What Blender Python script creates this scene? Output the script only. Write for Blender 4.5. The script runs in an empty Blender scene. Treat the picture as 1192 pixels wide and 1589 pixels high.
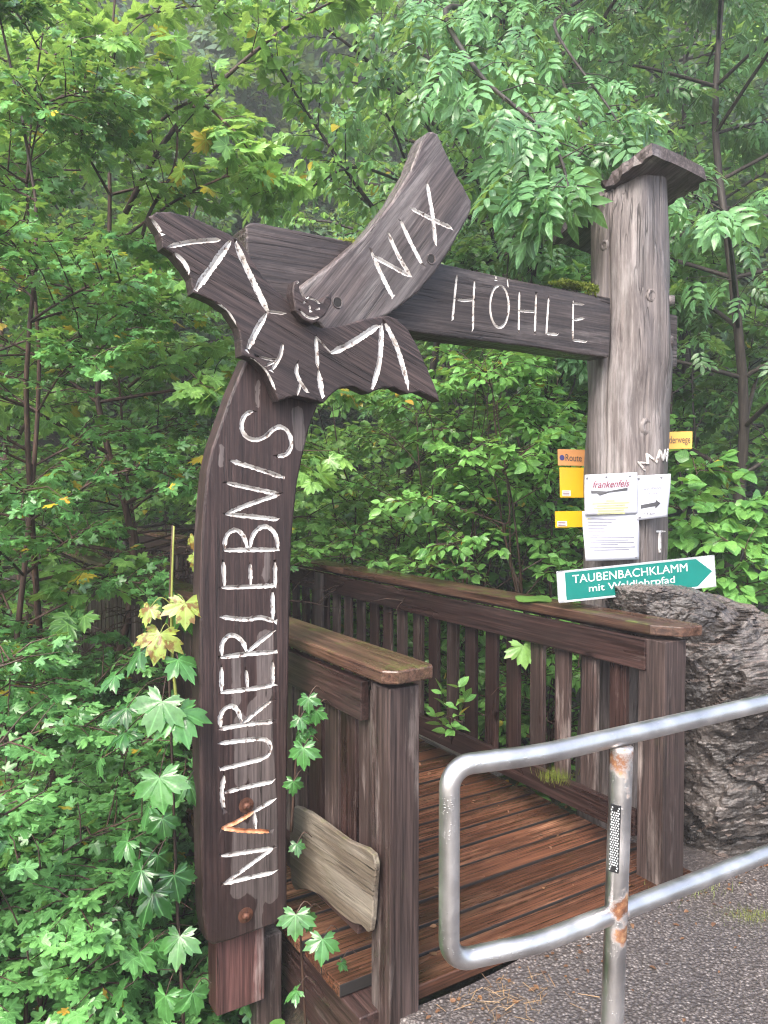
import bpy, bmesh, math, random
import numpy as np
from mathutils import Vector, Matrix
from mathutils.geometry import delaunay_2d_cdt

# ------------------------------------------------------------------ camera, world, sun, exposure
SC = bpy.context.scene
COL = SC.collection
F, CX, CY = 1200.0, 596.0, 794.5          # focal length and centre in photo pixels
CAMZ = 1.6
TILT = math.radians(1.885)
cam_d = bpy.data.cameras.new('camera'); cam = bpy.data.objects.new('camera', cam_d); COL.objects.link(cam)
cam.location = (0, 0, CAMZ); cam.rotation_euler = (math.pi/2 - TILT, 0, 0)
cam_d.sensor_fit = 'VERTICAL'; cam_d.sensor_height = 36; cam_d.sensor_width = 27
cam_d.lens = 36*F/1589; cam_d.clip_end = 500; cam_d.clip_start = 0.05
SC.camera = cam

SUN_EL, SUN_AZ = math.radians(48), math.radians(-155)
w = bpy.data.worlds.new('World'); SC.world = w; w.use_nodes = True
nt = w.node_tree; bg = nt.nodes['Background']
sky = nt.nodes.new('ShaderNodeTexSky'); sky.sky_type = 'NISHITA'; sky.sun_disc = False
sky.sun_elevation = SUN_EL; sky.sun_rotation = SUN_AZ; sky.air_density = 1.0; sky.dust_density = 4.0; sky.ozone_density = 1.0
nt.links.new(sky.outputs[0], bg.inputs[0]); bg.inputs[1].default_value = 0.15
sl = bpy.data.lights.new('sun', 'SUN'); sun = bpy.data.objects.new('sun', sl); COL.objects.link(sun)
sl.energy = 1.5; sl.angle = math.radians(40); sl.color = (1.0, 0.95, 0.88)
sd = Vector((math.sin(SUN_AZ)*math.cos(SUN_EL), math.cos(SUN_AZ)*math.cos(SUN_EL), math.sin(SUN_EL)))
sun.rotation_euler = (-sd).to_track_quat('-Z', 'Y').to_euler(); sun.location = (0, 0, 30)
SC.view_settings.view_transform = 'Standard'; SC.view_settings.look = 'None'
SC.view_settings.exposure = 2.35; SC.view_settings.gamma = 1.0
SC.cycles.max_bounces = 7; SC.cycles.diffuse_bounces = 4; SC.cycles.glossy_bounces = 2
SC.cycles.transmission_bounces = 4; SC.cycles.transparent_max_bounces = 6; SC.cycles.volume_bounces = 0
SC.cycles.use_denoising = True; SC.cycles.use_adaptive_sampling = False; SC.cycles.sample_clamp_indirect = 2.5; SC.cycles.denoising_prefilter = 'NONE'; SC.cycles.filter_width = 1.2
SC.cycles.caustics_reflective = False; SC.cycles.caustics_refractive = False

# ------------------------------------------------------------------ frame of the bridge: V across it, U along it
ANG = math.radians(32)
V = Vector((math.cos(ANG), math.sin(ANG), 0)); U = Vector((-math.sin(ANG), math.cos(ANG), 0)); Z = Vector((0, 0, 1))
C0 = Vector((0, 0, CAMZ))
FW = Vector((0, math.cos(TILT), -math.sin(TILT))); UP = Vector((0, math.sin(TILT), math.cos(TILT)))
def ray(x, y): return FW + Vector((1, 0, 0))*((x-CX)/F) + UP*((CY-y)/F)
def on_u(x, y, c): r = ray(x, y); return C0 + r*(c/r.dot(U))
def on_v(x, y, c): r = ray(x, y); return C0 + r*(c/r.dot(V))
def on_z(x, y, z): r = ray(x, y); return C0 + r*((z-CAMZ)/r.z)
def at(x, y, d): r = ray(x, y); return C0 + r*(d/r.y)
def su(s, u, z=0.0): return V*s + U*u + Z*z
def proj(P):
    P = np.asarray(P, float) - np.array([0, 0, CAMZ])
    f = P @ np.array(FW); f = np.where(f < 1e-3, 1e-3, f)
    return CX + F*P[:, 0]/f, CY - F*(P @ np.array(UP))/f, P[:, 1]

# ------------------------------------------------------------------ objects helpers
def tag(o, label=None, cat=None, group=None, kind=None):
    if label: o['label'] = label
    if cat: o['category'] = cat
    if group: o['group'] = group
    if kind: o['kind'] = kind
    return o
def empty(name, loc, label, cat, group=None):
    o = bpy.data.objects.new(name, None); COL.objects.link(o); o.location = loc
    o.empty_display_size = 0.1
    return tag(o, label, cat, group)
def world_loc(o):
    p = Vector((0, 0, 0))
    M = Matrix.Identity(4)
    chain = []
    while o: chain.append(o); o = o.parent
    for c in reversed(chain): M = M @ c.matrix_parent_inverse @ c.matrix_basis
    return M
def link(o, parent=None, M=None):
    COL.objects.link(o)
    if M is not None: o.matrix_basis = M
    if parent:
        o.parent = parent
        o.matrix_parent_inverse = world_loc(parent).inverted()
    return o
def frame(origin, zdir, ydir):
    z = Vector(zdir).normalized(); y = Vector(ydir); y = (y - z*y.dot(z)).normalized(); x = y.cross(z)
    M = Matrix.Identity(4)
    for i in range(3): M[i][0], M[i][1], M[i][2], M[i][3] = x[i], y[i], z[i], origin[i]
    return M
class MB:
    def __init__(s): s.v = []; s.f = []; s.m = []
    def add(s, vs, fs, mi=0):
        b = len(s.v); s.v += [tuple(p) for p in vs]; s.f += [tuple(b+i for i in f) for f in fs]; s.m += [mi]*len(fs)
    def box(s, x0, x1, y0, y1, z0, z1, mi=0, jit=0):
        j = lambda: random.uniform(-jit, jit)
        s.add([(x+j(), y+j(), z+j()) for z in (z0, z1) for y in (y0, y1) for x in (x0, x1)],
              [(0, 2, 3, 1), (4, 5, 7, 6), (0, 1, 5, 4), (2, 6, 7, 3), (0, 4, 6, 2), (1, 3, 7, 5)], mi)
    def tube(s, pts, rads, n=6, mi=0, caps=True):
        pts = [Vector(p) for p in pts]; b = len(s.v); prev = None
        for i, p in enumerate(pts):
            t = (pts[min(i+1, len(pts)-1)] - pts[max(i-1, 0)]).normalized()
            if prev is None:
                a = Vector((0, 0, 1)) if abs(t.z) < .9 else Vector((1, 0, 0))
                n1 = t.cross(a).normalized()
            else: n1 = (prev - t*prev.dot(t)).normalized()
            prev = n1; n2 = t.cross(n1)
            r = rads[i] if hasattr(rads, '__len__') else rads
            for k in range(n):
                a = 2*math.pi*k/n; s.v.append(tuple(p + n1*(r*math.cos(a)) + n2*(r*math.sin(a))))
        for i in range(len(pts)-1):
            for k in range(n):
                s.f.append((b+i*n+k, b+i*n+(k+1) % n, b+(i+1)*n+(k+1) % n, b+(i+1)*n+k)); s.m.append(mi)
        if caps:
            s.f.append(tuple(b+k for k in reversed(range(n)))); s.m.append(mi)
            s.f.append(tuple(b+(len(pts)-1)*n+k for k in range(n))); s.m.append(mi)
    def build(s, name, mats, parent=None, M=None, world=False, smooth=False, bevel=0, seg=1):
        me = bpy.data.meshes.new(name); vs = s.v
        if world and M is not None:
            Mi = M.inverted(); vs = [tuple(Mi @ Vector(p)) for p in vs]
        me.from_pydata(vs, [], s.f)
        for m in (mats if isinstance(mats, (list, tuple)) else [mats]): me.materials.append(m)
        me.polygons.foreach_set('material_index', s.m)
        if smooth: me.polygons.foreach_set('use_smooth', [True]*len(s.f))
        me.update(); o = bpy.data.objects.new(name, me)
        link(o, parent, M)
        if bevel:
            bm = o.modifiers.new('bevel', 'BEVEL'); bm.width = bevel; bm.segments = seg; bm.limit_method = 'ANGLE'; bm.angle_limit = math.radians(40)
        return o
def smooth_path(pts, n=6, closed=False):
    P = [Vector(p) for p in pts]; out = []; L = len(P)
    rng = range(L if closed else L-1)
    for i in rng:
        if closed: a, b, c, d = P[i-1], P[i], P[(i+1) % L], P[(i+2) % L]
        else: a, b, c, d = P[max(i-1, 0)], P[i], P[i+1], P[min(i+2, L-1)]
        for k in range(n):
            t = k/n
            out.append(.5*((2*b) + (c-a)*t + (2*a-5*b+4*c-d)*t*t + (3*b-a-3*c+d)*t**3))
    if not closed: out.append(P[-1])
    return out

# ------------------------------------------------------------------ materials
def mat(name):
    m = bpy.data.materials.new(name); m.use_nodes = True; m.node_tree.nodes.clear()
    return m, m.node_tree
def N(nt, t, **kw):
    n = nt.nodes.new('ShaderNode'+t)
    for k, v in kw.items():
        if k[0] == 'i' and k[1:].isdigit(): n.inputs[int(k[1:])].default_value = v
        elif hasattr(n, k) and k not in n.inputs.keys(): setattr(n, k, v)
        else: n.inputs[k.replace('_', ' ')].default_value = v
    return n
def L(nt, a, b): nt.links.new(a, b)
def ramp(nt, fac, stops, interp='LINEAR'):
    r = nt.nodes.new('ShaderNodeValToRGB'); r.color_ramp.interpolation = interp
    e = r.color_ramp.elements
    while len(e) < len(stops): e.new(0.5)
    for i, (p, c) in enumerate(stops):
        e[i].position = p; e[i].color = (c, c, c, 1) if not hasattr(c, '__len__') else (*c, 1)
    if fac is not None: L(nt, fac, r.inputs[0])
    return r
def mixc(nt, fac, a, b, mode='MIX'):
    m = nt.nodes.new('ShaderNodeMix'); m.data_type = 'RGBA'; m.blend_type = mode
    for v, i in ((fac, 0), (a, 6), (b, 7)):
        if hasattr(v, 'is_output'): L(nt, v, m.inputs[i])
        else: m.inputs[i].default_value = v if i == 0 else (*v, 1)
    return m.outputs[2]
def math_(nt, op, a, b=None):
    m = nt.nodes.new('ShaderNodeMath'); m.operation = op
    for v, i in ((a, 0), (b, 1)):
        if v is None: continue
        if hasattr(v, 'is_output'): L(nt, v, m.inputs[i])
        else: m.inputs[i].default_value = v
    return m.outputs[0]
def out(nt, sh):
    o = nt.nodes.new('ShaderNodeOutputMaterial'); L(nt, sh, o.inputs[0]); return o
def coords(nt, scale, rand=True):
    tc = N(nt, 'TexCoord'); src = tc.outputs['Object']
    if rand:
        oi = N(nt, 'ObjectInfo'); g = N(nt, 'NewGeometry')
        s = math_(nt, 'ADD', oi.outputs['Random'], g.outputs['Random Per Island'])
        s = math_(nt, 'MULTIPLY', s, 37.0)
        cmb = N(nt, 'CombineXYZ'); L(nt, s, cmb.inputs[0]); L(nt, s, cmb.inputs[2])
        add = N(nt, 'VectorMath', operation='ADD'); L(nt, src, add.inputs[0]); L(nt, cmb.outputs[0], add.inputs[1]); src = add.outputs[0]
    mp = N(nt, 'Mapping'); mp.inputs['Scale'].default_value = scale; L(nt, src, mp.inputs[0])
    return mp.outputs[0]

def wood(name, dark, mid, light, weather=0.5, rough=0.45, grain=1.0, bump=0.35, moss=0.0, wet=(0.25, 0.7), bare=False, tone=0.25, soft=.11):
    """wet weathered timber, the grain along the local z axis; light = bare or bleached wood in drips"""
    m, nt = mat(name)
    c = coords(nt, (1, 1, 0.028))
    g1 = N(nt, 'TexNoise', Scale=62*grain, Detail=4, Roughness=.7, Distortion=.15); L(nt, c, g1.inputs[0])
    c1 = coords(nt, (1, 1, 0.02))
    g2 = N(nt, 'TexNoise', Scale=150*grain, Detail=3, Roughness=.7); L(nt, c1, g2.inputs[0])
    c2 = coords(nt, (1, 1, 0.16))
    blot = N(nt, 'TexNoise', Scale=9, Detail=8, Roughness=.7); L(nt, c2, blot.inputs[0])
    gsum = math_(nt, 'ADD', math_(nt, 'MULTIPLY', g1.outputs[0], .55), math_(nt, 'MULTIPLY', g2.outputs[0], .45))
    base = ramp(nt, gsum, [(.5-soft, dark), (.50, tuple((a+b*1.3)/2.3 for a, b in zip(dark, mid))), (.5+soft, tuple(a*1.3 for a in mid))]).outputs[0]
    lf = ramp(nt, gsum, [(.5-soft, tuple(a*.38 for a in light)), (.5, tuple(a*.75 for a in light)), (.5+soft, tuple(a*1.1 for a in light))]).outputs[0]
    bm = ramp(nt, blot.outputs[0], [(1-weather-.03, 0), (1-weather+.09, 1)]).outputs[0]
    if bare:       # worn patches of a shape of their own
        ba = N(nt, 'Attribute'); ba.attribute_name = 'bare'
        bn = N(nt, 'TexNoise', Scale=16, Detail=4, Roughness=.6); L(nt, c2, bn.inputs[0])
        bf = ramp(nt, math_(nt, 'ADD', ba.outputs['Fac'], math_(nt, 'MULTIPLY', math_(nt, 'SUBTRACT', bn.outputs[0], .5), 1.1)), [(.46, 0), (.54, 1)]).outputs[0]
        bm = math_(nt, 'MAXIMUM', bm, bf)
    col = mixc(nt, bm, base, lf)
    bg_ = N(nt, 'TexNoise', Scale=2.6, Detail=5, Roughness=.6); L(nt, coords(nt, (1, 1, .5)), bg_.inputs[0])
    col = mixc(nt, ramp(nt, bg_.outputs[0], [(.35, .55), (.6, 0)]).outputs[0], col, tuple(a*.9 for a in dark))
    g = N(nt, 'NewGeometry'); oi_ = N(nt, 'ObjectInfo')
    tn = math_(nt, 'FRACT', math_(nt, 'MULTIPLY', math_(nt, 'ADD', g.outputs['Random Per Island'], oi_.outputs['Random']), 7.31))
    hsv = N(nt, 'HueSaturation'); L(nt, col, hsv.inputs['Color']); L(nt, math_(nt, 'ADD', math_(nt, 'MULTIPLY', tn, 2*tone), 1-tone), hsv.inputs['Value']); col = hsv.outputs[0]
    if moss > 0:
        mn = N(nt, 'TexNoise', Scale=9, Detail=7, Roughness=.7); L(nt, coords(nt, (1, 1, 1), False), mn.inputs[0])
        sx = N(nt, 'SeparateXYZ'); L(nt, g.outputs['Normal'], sx.inputs[0])
        upf = ramp(nt, sx.outputs[2], [(.2, 0.12), (.8, 1)]).outputs[0]
        mf = math_(nt, 'MULTIPLY', upf, ramp(nt, mn.outputs[0], [(.62-moss*.3, 0), (.75-moss*.2, 1)]).outputs[0])
        col = mixc(nt, mf, col, (.075, .095, .022))
    # knots
    kv = N(nt, 'TexVoronoi', Scale=4.2, feature='F1'); L(nt, coords(nt, (1, 1, .42)), kv.inputs[0])
    ks = N(nt, 'SeparateColor'); L(nt, kv.outputs['Color'], ks.inputs[0])
    kd = math_(nt, 'ADD', kv.outputs['Distance'], math_(nt, 'MULTIPLY', math_(nt, 'SUBTRACT', g1.outputs[0], .5), .06))
    kf = math_(nt, 'MULTIPLY', ramp(nt, kd, [(.035, 1), (.075, 0)]).outputs[0], ramp(nt, ks.outputs[0], [(.45, 0), (.5, .85)]).outputs[0])
    col = mixc(nt, kf, col, tuple(a*.6 for a in dark))
    # cracks along the grain
    cc = coords(nt, (1, 1, 0.02))
    ck = N(nt, 'TexNoise', Scale=42*grain, Detail=2, Roughness=.5, Distortion=.3); L(nt, cc, ck.inputs[0])
    crack = ramp(nt, ck.outputs[0], [(.484, 1), (.5, 0), (.516, 1)]).outputs[0]
    ckm = N(nt, 'TexNoise', Scale=11, Detail=2); L(nt, c2, ckm.inputs[0])
    cm = ramp(nt, ckm.outputs[0], [(.45, 0), (.6, 1)]).outputs[0]
    crackm = math_(nt, 'MULTIPLY', math_(nt, 'SUBTRACT', 1.0, crack), cm)
    col = mixc(nt, math_(nt, 'MULTIPLY', crackm, .8), col, tuple(a*.3 for a in dark))
    p = N(nt, 'BsdfPrincipled'); L(nt, col, p.inputs['Base Color']); p.inputs['Specular IOR Level'].default_value = .32
    rn = N(nt, 'TexNoise', Scale=5, Detail=4); L(nt, c2, rn.inputs[0])
    L(nt, ramp(nt, rn.outputs[0], [(.35, wet[0]), (.62, wet[1])]).outputs[0], p.inputs['Roughness'])
    b = N(nt, 'Bump', Strength=bump, Distance=.004)
    h = math_(nt, 'SUBTRACT', gsum, crackm); L(nt, h, b.inputs['Height'])
    L(nt, b.outputs[0], p.inputs['Normal'])
    out(nt, p.outputs[0]); return m
W_BOARD = wood('dark_carved_board', (.011, .0065, .0065), (.044, .026, .024), (.13, .105, .10), weather=.36, wet=(.35, .7), bare=True, tone=0)
W_BAT = wood('carved_bat_wood', (.010, .0065, .0065), (.055, .037, .035), (.15, .122, .118), weather=.36, bump=.7, tone=0)
W_BEAM = wood('grey_brown_beam', (.014, .010, .0095), (.068, .052, .048), (.16, .135, .128), weather=.42, bump=.8, tone=0)
W_NIX = wood('weathered_nix_wood', (.024, .018, .0175), (.100, .079, .076), (.21, .185, .18), weather=.46, bump=.6, tone=0)
W_RAIL = wood('dark_railing_wood', (.010, .0055, .005), (.046, .026, .023), (.19, .145, .13), weather=.37, wet=(.2, .6))
W_CAP = wood('mossy_handrail_wood', (.022, .011, .008), (.1, .055, .038), (.17, .12, .08), weather=.35, moss=.3, wet=(.15, .5))
W_POST = wood('worn_post_wood', (.014, .009, .008), (.060, .040, .036), (.23, .19, .175), weather=.45, moss=.1)
W_DECK = wood('wet_orange_deck', (.022, .011, .007), (.135, .056, .032), (.28, .145, .09), soft=.13, weather=.46, wet=(.05, .32), bump=.3, tone=.22)
W_TRUNK = wood('bleached_trunk_wood', (.05, .041, .039), (.15, .128, .122), (.27, .245, .238), soft=.16, weather=.47, grain=.75, bump=1.3, wet=(.4, .75), tone=0)
W_SLAB = wood('lichen_slab_wood', (.06, .046, .034), (.17, .135, .10), (.30, .26, .21), soft=.18, weather=.5, moss=.35, bump=1.2)
W_RED = wood('red_brown_post', (.03, .013, .012), (.11, .05, .045), (.26, .2, .19), weather=.4)
BARK = wood('bark', (.02, .012, .009), (.075, .042, .030), (.12, .09, .07), weather=.4, grain=.5, wet=(.4, .8))
BARK_DARK = wood('dark_bark', (.015, .012, .01), (.05, .04, .033), (.09, .08, .065), weather=.35, grain=.5, wet=(.4, .8))

def paint_mat():
    m, nt = mat('chalk_white_carving_paint')
    c = coords(nt, (1, 1, 1), False)
    n = N(nt, 'TexNoise', Scale=45, Detail=6, Roughness=.7); L(nt, c, n.inputs[0])
    n2 = N(nt, 'TexNoise', Scale=9, Detail=5, Roughness=.6); L(nt, c, n2.inputs[0])
    wc = ramp(nt, n2.outputs[0], [(.35, (.30, .27, .25)), (.55, (.58, .56, .54))]).outputs[0]
    col = mixc(nt, ramp(nt, n.outputs[0], [(.38, 0), (.46, 1)]).outputs[0], (.10, .07, .06), wc)
    p = N(nt, 'BsdfPrincipled', Roughness=.6); L(nt, col, p.inputs['Base Color'])
    out(nt, p.outputs[0]); return m
PAINT = paint_mat()
def paint_rust():
    m, nt = mat('rust_stained_carving_paint')
    c = coords(nt, (1, 1, 1), False)
    n = N(nt, 'TexNoise', Scale=14, Detail=5, Roughness=.6); L(nt, c, n.inputs[0])
    col = ramp(nt, n.outputs[0], [(.35, (.2, .07, .03)), (.5, (.55, .25, .12)), (.65, (.7, .6, .5))]).outputs[0]
    p = N(nt, 'BsdfPrincipled', Roughness=.6); L(nt, col, p.inputs['Base Color']); out(nt, p.outputs[0]); return m
PAINT_R = paint_rust()
def plain(name, col, rough=.5, metal=0.0, noise=0.0, nscale=20, bump=0.0):
    m, nt = mat(name); p = N(nt, 'BsdfPrincipled', Roughness=rough, Metallic=metal)
    n = N(nt, 'TexNoise', Scale=nscale, Detail=5); L(nt, coords(nt, (1, 1, 1), False), n.inputs[0])
    c = ramp(nt, n.outputs[0], [(.3, tuple(a*(1-noise) for a in col)), (.7, tuple(min(1, a*(1+noise*.6)) for a in col))]).outputs[0]
    L(nt, c, p.inputs['Base Color'])
    if bump:
        b = N(nt, 'Bump', Strength=bump, Distance=.003); L(nt, n.outputs[0], b.inputs['Height']); L(nt, b.outputs[0], p.inputs['Normal'])
    out(nt, p.outputs[0]); return m
PAPER = plain('white_paper', (.41, .42, .47), .35, noise=.04, nscale=8, bump=.2)
INK = plain('black_ink', (.03, .03, .035), .5)
INK_GREY = plain('grey_print', (.16, .16, .2), .5)
INK_RED = plain('maroon_print', (.16, .03, .05), .5)
HILITE = plain('yellow_highlighter', (.72, .72, .2), .4)
YELLOW = plain('yellow_enamel', (.70, .38, .008), .35, noise=.05)
ORANGE = plain('orange_yellow_enamel', (.60, .27, .09), .4, noise=.08)
ORANGE2 = plain('pale_orange_enamel', (.62, .34, .06), .4, noise=.08)
TEAL = plain('teal_enamel', (.0, .125, .105), .3, noise=.05)
WHITE = plain('white_enamel', (.6, .62, .64), .3, noise=.03)
ALU = plain('aluminium_frame', (.30, .31, .33), .5, .0, noise=.2, nscale=40)
BLACK = plain('black_plastic', (.01, .01, .011), .35)
BLUE = plain('dark_blue_dot', (.03, .03, .16), .5)
RUSTY = plain('rusty_iron', (.09, .035, .02), .6, .3, noise=.6, nscale=60, bump=.6)
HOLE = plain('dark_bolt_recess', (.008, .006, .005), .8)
REFL = plain('pearly_reflector', (.62, .65, .66), .25, .2)
PINM = plain('pin_metal', (.25, .25, .27), .3, .8)

def steel():
    m, nt = mat('brushed_galvanised_steel')
    c = coords(nt, (1, 1, 1), False)
    n = N(nt, 'TexNoise', Scale=9, Detail=6, Roughness=.6); L(nt, c, n.inputs[0])
    d = N(nt, 'TexVoronoi', Scale=170); L(nt, c, d.inputs[0])
    drops = ramp(nt, d.outputs['Distance'], [(.18, 1), (.3, 0)]).outputs[0]
    dm = N(nt, 'TexNoise', Scale=30, Detail=2); L(nt, c, dm.inputs[0])
    dr = math_(nt, 'MULTIPLY', drops, ramp(nt, dm.outputs[0], [(.5, 0), (.58, 1)]).outputs[0])
    col = ramp(nt, n.outputs[0], [(.3, (.40, .385, .38)), (.7, (.64, .62, .61))]).outputs[0]
    # rust round the joints, from a painted vertex attribute
    at_ = N(nt, 'Attribute'); at_.attribute_name = 'rust'
    rn = N(nt, 'TexNoise', Scale=28, Detail=6, Roughness=.7); L(nt, c, rn.inputs[0])
    rf = ramp(nt, math_(nt, 'ADD', at_.outputs['Fac'], math_(nt, 'MULTIPLY', math_(nt, 'SUBTRACT', rn.outputs[0], .5), 1.4)), [(.45, 0), (.75, 1)]).outputs[0]
    rc = ramp(nt, rn.outputs[0], [(.35, (.035, .012, .007)), (.55, (.16, .065, .028)), (.7, (.34, .22, .12))]).outputs[0]
    col = mixc(nt, rf, col, rc)
    p = N(nt, 'BsdfPrincipled'); L(nt, col, p.inputs['Base Color'])
    L(nt, math_(nt, 'SUBTRACT', 1.0, rf), p.inputs['Metallic'])
    L(nt, math_(nt, 'ADD', ramp(nt, n.outputs[0], [(.3, .30), (.7, .48)]).outputs[0], math_(nt, 'MULTIPLY', rf, .4)), p.inputs['Roughness'])
    b = N(nt, 'Bump', Strength=.5, Distance=.0012); L(nt, math_(nt, 'ADD', dr, math_(nt, 'MULTIPLY', rn.outputs[0], .3)), b.inputs['Height']); L(nt, b.outputs[0], p.inputs['Normal'])
    out(nt, p.outputs[0]); return m
STEEL = steel()

def leaf_mat(name, cols, rough=.30, trans=.35, tcol=(.30, .42, .05), veins=False, warm=0.0, blotch=False, vs=.4, warmcols=((.55, .42, .03), (.42, .2, .03))):
    cool = lambda c: (c[0]*.88, c[1]*.96, c[2]*1.06) if c[1] > 1.45*c[0] else c
    cols = [cool(c) for c in cols]; tcol = cool(tcol) if cols[0][1] > 1.45*cols[0][0] else tcol
    m, nt = mat(name)
    g = N(nt, 'NewGeometry'); r = g.outputs['Random Per Island']
    k = len(cols); c = ramp(nt, r, [((i+.0)/max(1, k-1), x) for i, x in enumerate(cols)]).outputs[0]
    # clump to clump variation
    cn = N(nt, 'TexNoise', Scale=1.6, Detail=2); L(nt, coords(nt, (1, 1, 1), False), cn.inputs[0])
    c = mixc(nt, ramp(nt, cn.outputs[0], [(.4, 0), (.62, .55)]).outputs[0], c, tuple(a*1.6 for a in cols[-1]))
    if warm > 0:
        w2 = math_(nt, 'FRACT', math_(nt, 'MULTIPLY', r, 53.7))
        wf = ramp(nt, w2, [(0, 1), (warm, 1), (warm+.001, 0), (1, 0)], 'CONSTANT').outputs[0]
        w3 = math_(nt, 'FRACT', math_(nt, 'MULTIPLY', r, 191.3))
        wc = ramp(nt, w3, [(0, warmcols[0]), (1, warmcols[1])]).outputs[0]
        c = mixc(nt, wf, c, wc)
    if veins:
        uv = N(nt, 'UVMap'); sx = N(nt, 'SeparateXYZ'); L(nt, uv.outputs[0], sx.inputs[0])
        if veins == 'palm':
            an = math_(nt, 'ARCTAN2', sx.outputs[0], sx.outputs[1])
            sec = math_(nt, 'PINGPONG', math_(nt, 'ABSOLUTE', an), math.radians(25))
            ln = N(nt, 'VectorMath', operation='LENGTH'); L(nt, uv.outputs[0], ln.inputs[0])
            sec2 = math_(nt, 'ABSOLUTE', math_(nt, 'SUBTRACT', math_(nt, 'PINGPONG', math_(nt, 'ADD', math_(nt, 'ABSOLUTE', an), math.radians(25.001)), math.radians(25)), math.radians(25)))
            dist = math_(nt, 'MULTIPLY', math_(nt, 'MINIMUM', sec2, 1.0), ln.outputs['Value'])
        else:
            dist = math_(nt, 'ABSOLUTE', sx.outputs[0])
            pp = math_(nt, 'PINGPONG', math_(nt, 'SUBTRACT', sx.outputs[1], math_(nt, 'MULTIPLY', dist, .9)), .07)
            dist = math_(nt, 'MINIMUM', dist, math_(nt, 'ADD', pp, .008))
        vf = ramp(nt, dist, [(.008, vs), (.028, 0)]).outputs[0]
        c = mixc(nt, vf, c, tuple(min(1, a*2.2+.03) for a in cols[-1]))
    if blotch:
        bl = N(nt, 'TexNoise', Scale=45, Detail=5, Roughness=.65); L(nt, coords(nt, (1, 1, 1), False), bl.inputs[0])
        c = mixc(nt, ramp(nt, bl.outputs[0], [(.50, 0), (.56, .9)]).outputs[0], c, (.16, .05, .02))
    mo = N(nt, 'TexNoise', Scale=38, Detail=3, Roughness=.7); L(nt, coords(nt, (1, 1, 1), False), mo.inputs[0])
    c = mixc(nt, ramp(nt, mo.outputs[0], [(.45, 0), (.75, .5)]).outputs[0], c, tuple(x*.35 for x in cols[0]))
    p = N(nt, 'BsdfPrincipled', Roughness=rough); L(nt, c, p.inputs['Base Color'])
    bn = N(nt, 'TexNoise', Scale=60, Detail=2); L(nt, coords(nt, (1, 1, 1), False), bn.inputs[0])
    b = N(nt, 'Bump', Strength=.35, Distance=.003); L(nt, bn.outputs[0], b.inputs['Height']); L(nt, b.outputs[0], p.inputs['Normal'])
    t = N(nt, 'BsdfTranslucent')
    L(nt, mixc(nt, .55, c, tcol), t.inputs[0])
    mx = N(nt, 'MixShader'); mx.inputs[0].default_value = trans
    L(nt, p.outputs[0], mx.inputs[1]); L(nt, t.outputs[0], mx.inputs[2]); out(nt, mx.outputs[0]); return m
LF_FIELD = leaf_mat('field_maple_leaf', [(.035, .11, .03), (.07, .19, .05), (.13, .29, .075)], veins='palm', warm=.02)
LF_FIELDL = leaf_mat('pale_field_maple_leaf', [(.035, .11, .032), (.07, .19, .055), (.15, .32, .085)], veins='palm', rough=.28)
LF_NORWAY = leaf_mat('norway_maple_leaf', [(.014, .055, .012), (.032, .105, .024), (.065, .17, .04)], rough=.2, trans=.25, veins='palm')
LF_YGREEN = leaf_mat('light_green_maple_leaf', [(.06, .16, .045), (.115, .25, .055), (.21, .36, .075)], trans=.42, tcol=(.34, .46, .07), veins='palm', warm=.02, warmcols=((.5, .42, .04), (.45, .3, .04)))
LF_YELLOW = leaf_mat('yellowing_maple_leaf', [(.22, .30, .05), (.30, .34, .06), (.18, .28, .06)], trans=.4, tcol=(.6, .6, .05), veins='palm', blotch=True)
LF_ASH = leaf_mat('ash_leaflet', [(.045, .12, .042), (.08, .18, .062), (.13, .26, .09)], trans=.4, rough=.28, veins='mid')
LF_BUSH = leaf_mat('dogwood_leaf', [(.06, .17, .04), (.11, .27, .06), (.20, .39, .085)], trans=.4, rough=.28, veins='mid', warm=.01)
LF_MID = leaf_mat('middle_forest_leaf', [(.035, .10, .028), (.07, .18, .045), (.14, .29, .06)], trans=.4, warm=.005)
LF_FAR = leaf_mat('far_forest_leaf', [(.025, .06, .028), (.05, .10, .045), (.085, .15, .06)], trans=.3, rough=.6)
LF_LIGHTMID = leaf_mat('light_forest_leaf', [(.07, .18, .05), (.13, .27, .065), (.23, .38, .08)], trans=.45, tcol=(.36, .5, .08), warm=.01, warmcols=((.5, .42, .04), (.45, .3, .04)))
MOSS = leaf_mat('yellow_green_moss', [(.07, .10, .01), (.12, .16, .015), (.19, .22, .03)], rough=.8, trans=.3)
GRASS = leaf_mat('grass_blade', [(.09, .16, .03), (.16, .24, .05), (.3, .3, .12)], rough=.5, trans=.3)
STRAW = leaf_mat('dry_straw', [(.25, .15, .08), (.36, .24, .13), (.16, .09, .05)], rough=.7, trans=.1)
LITTER = leaf_mat('dead_leaf_litter', [(.12, .05, .02), (.22, .11, .05), (.06, .03, .02)], rough=.6, trans=.1)

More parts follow.
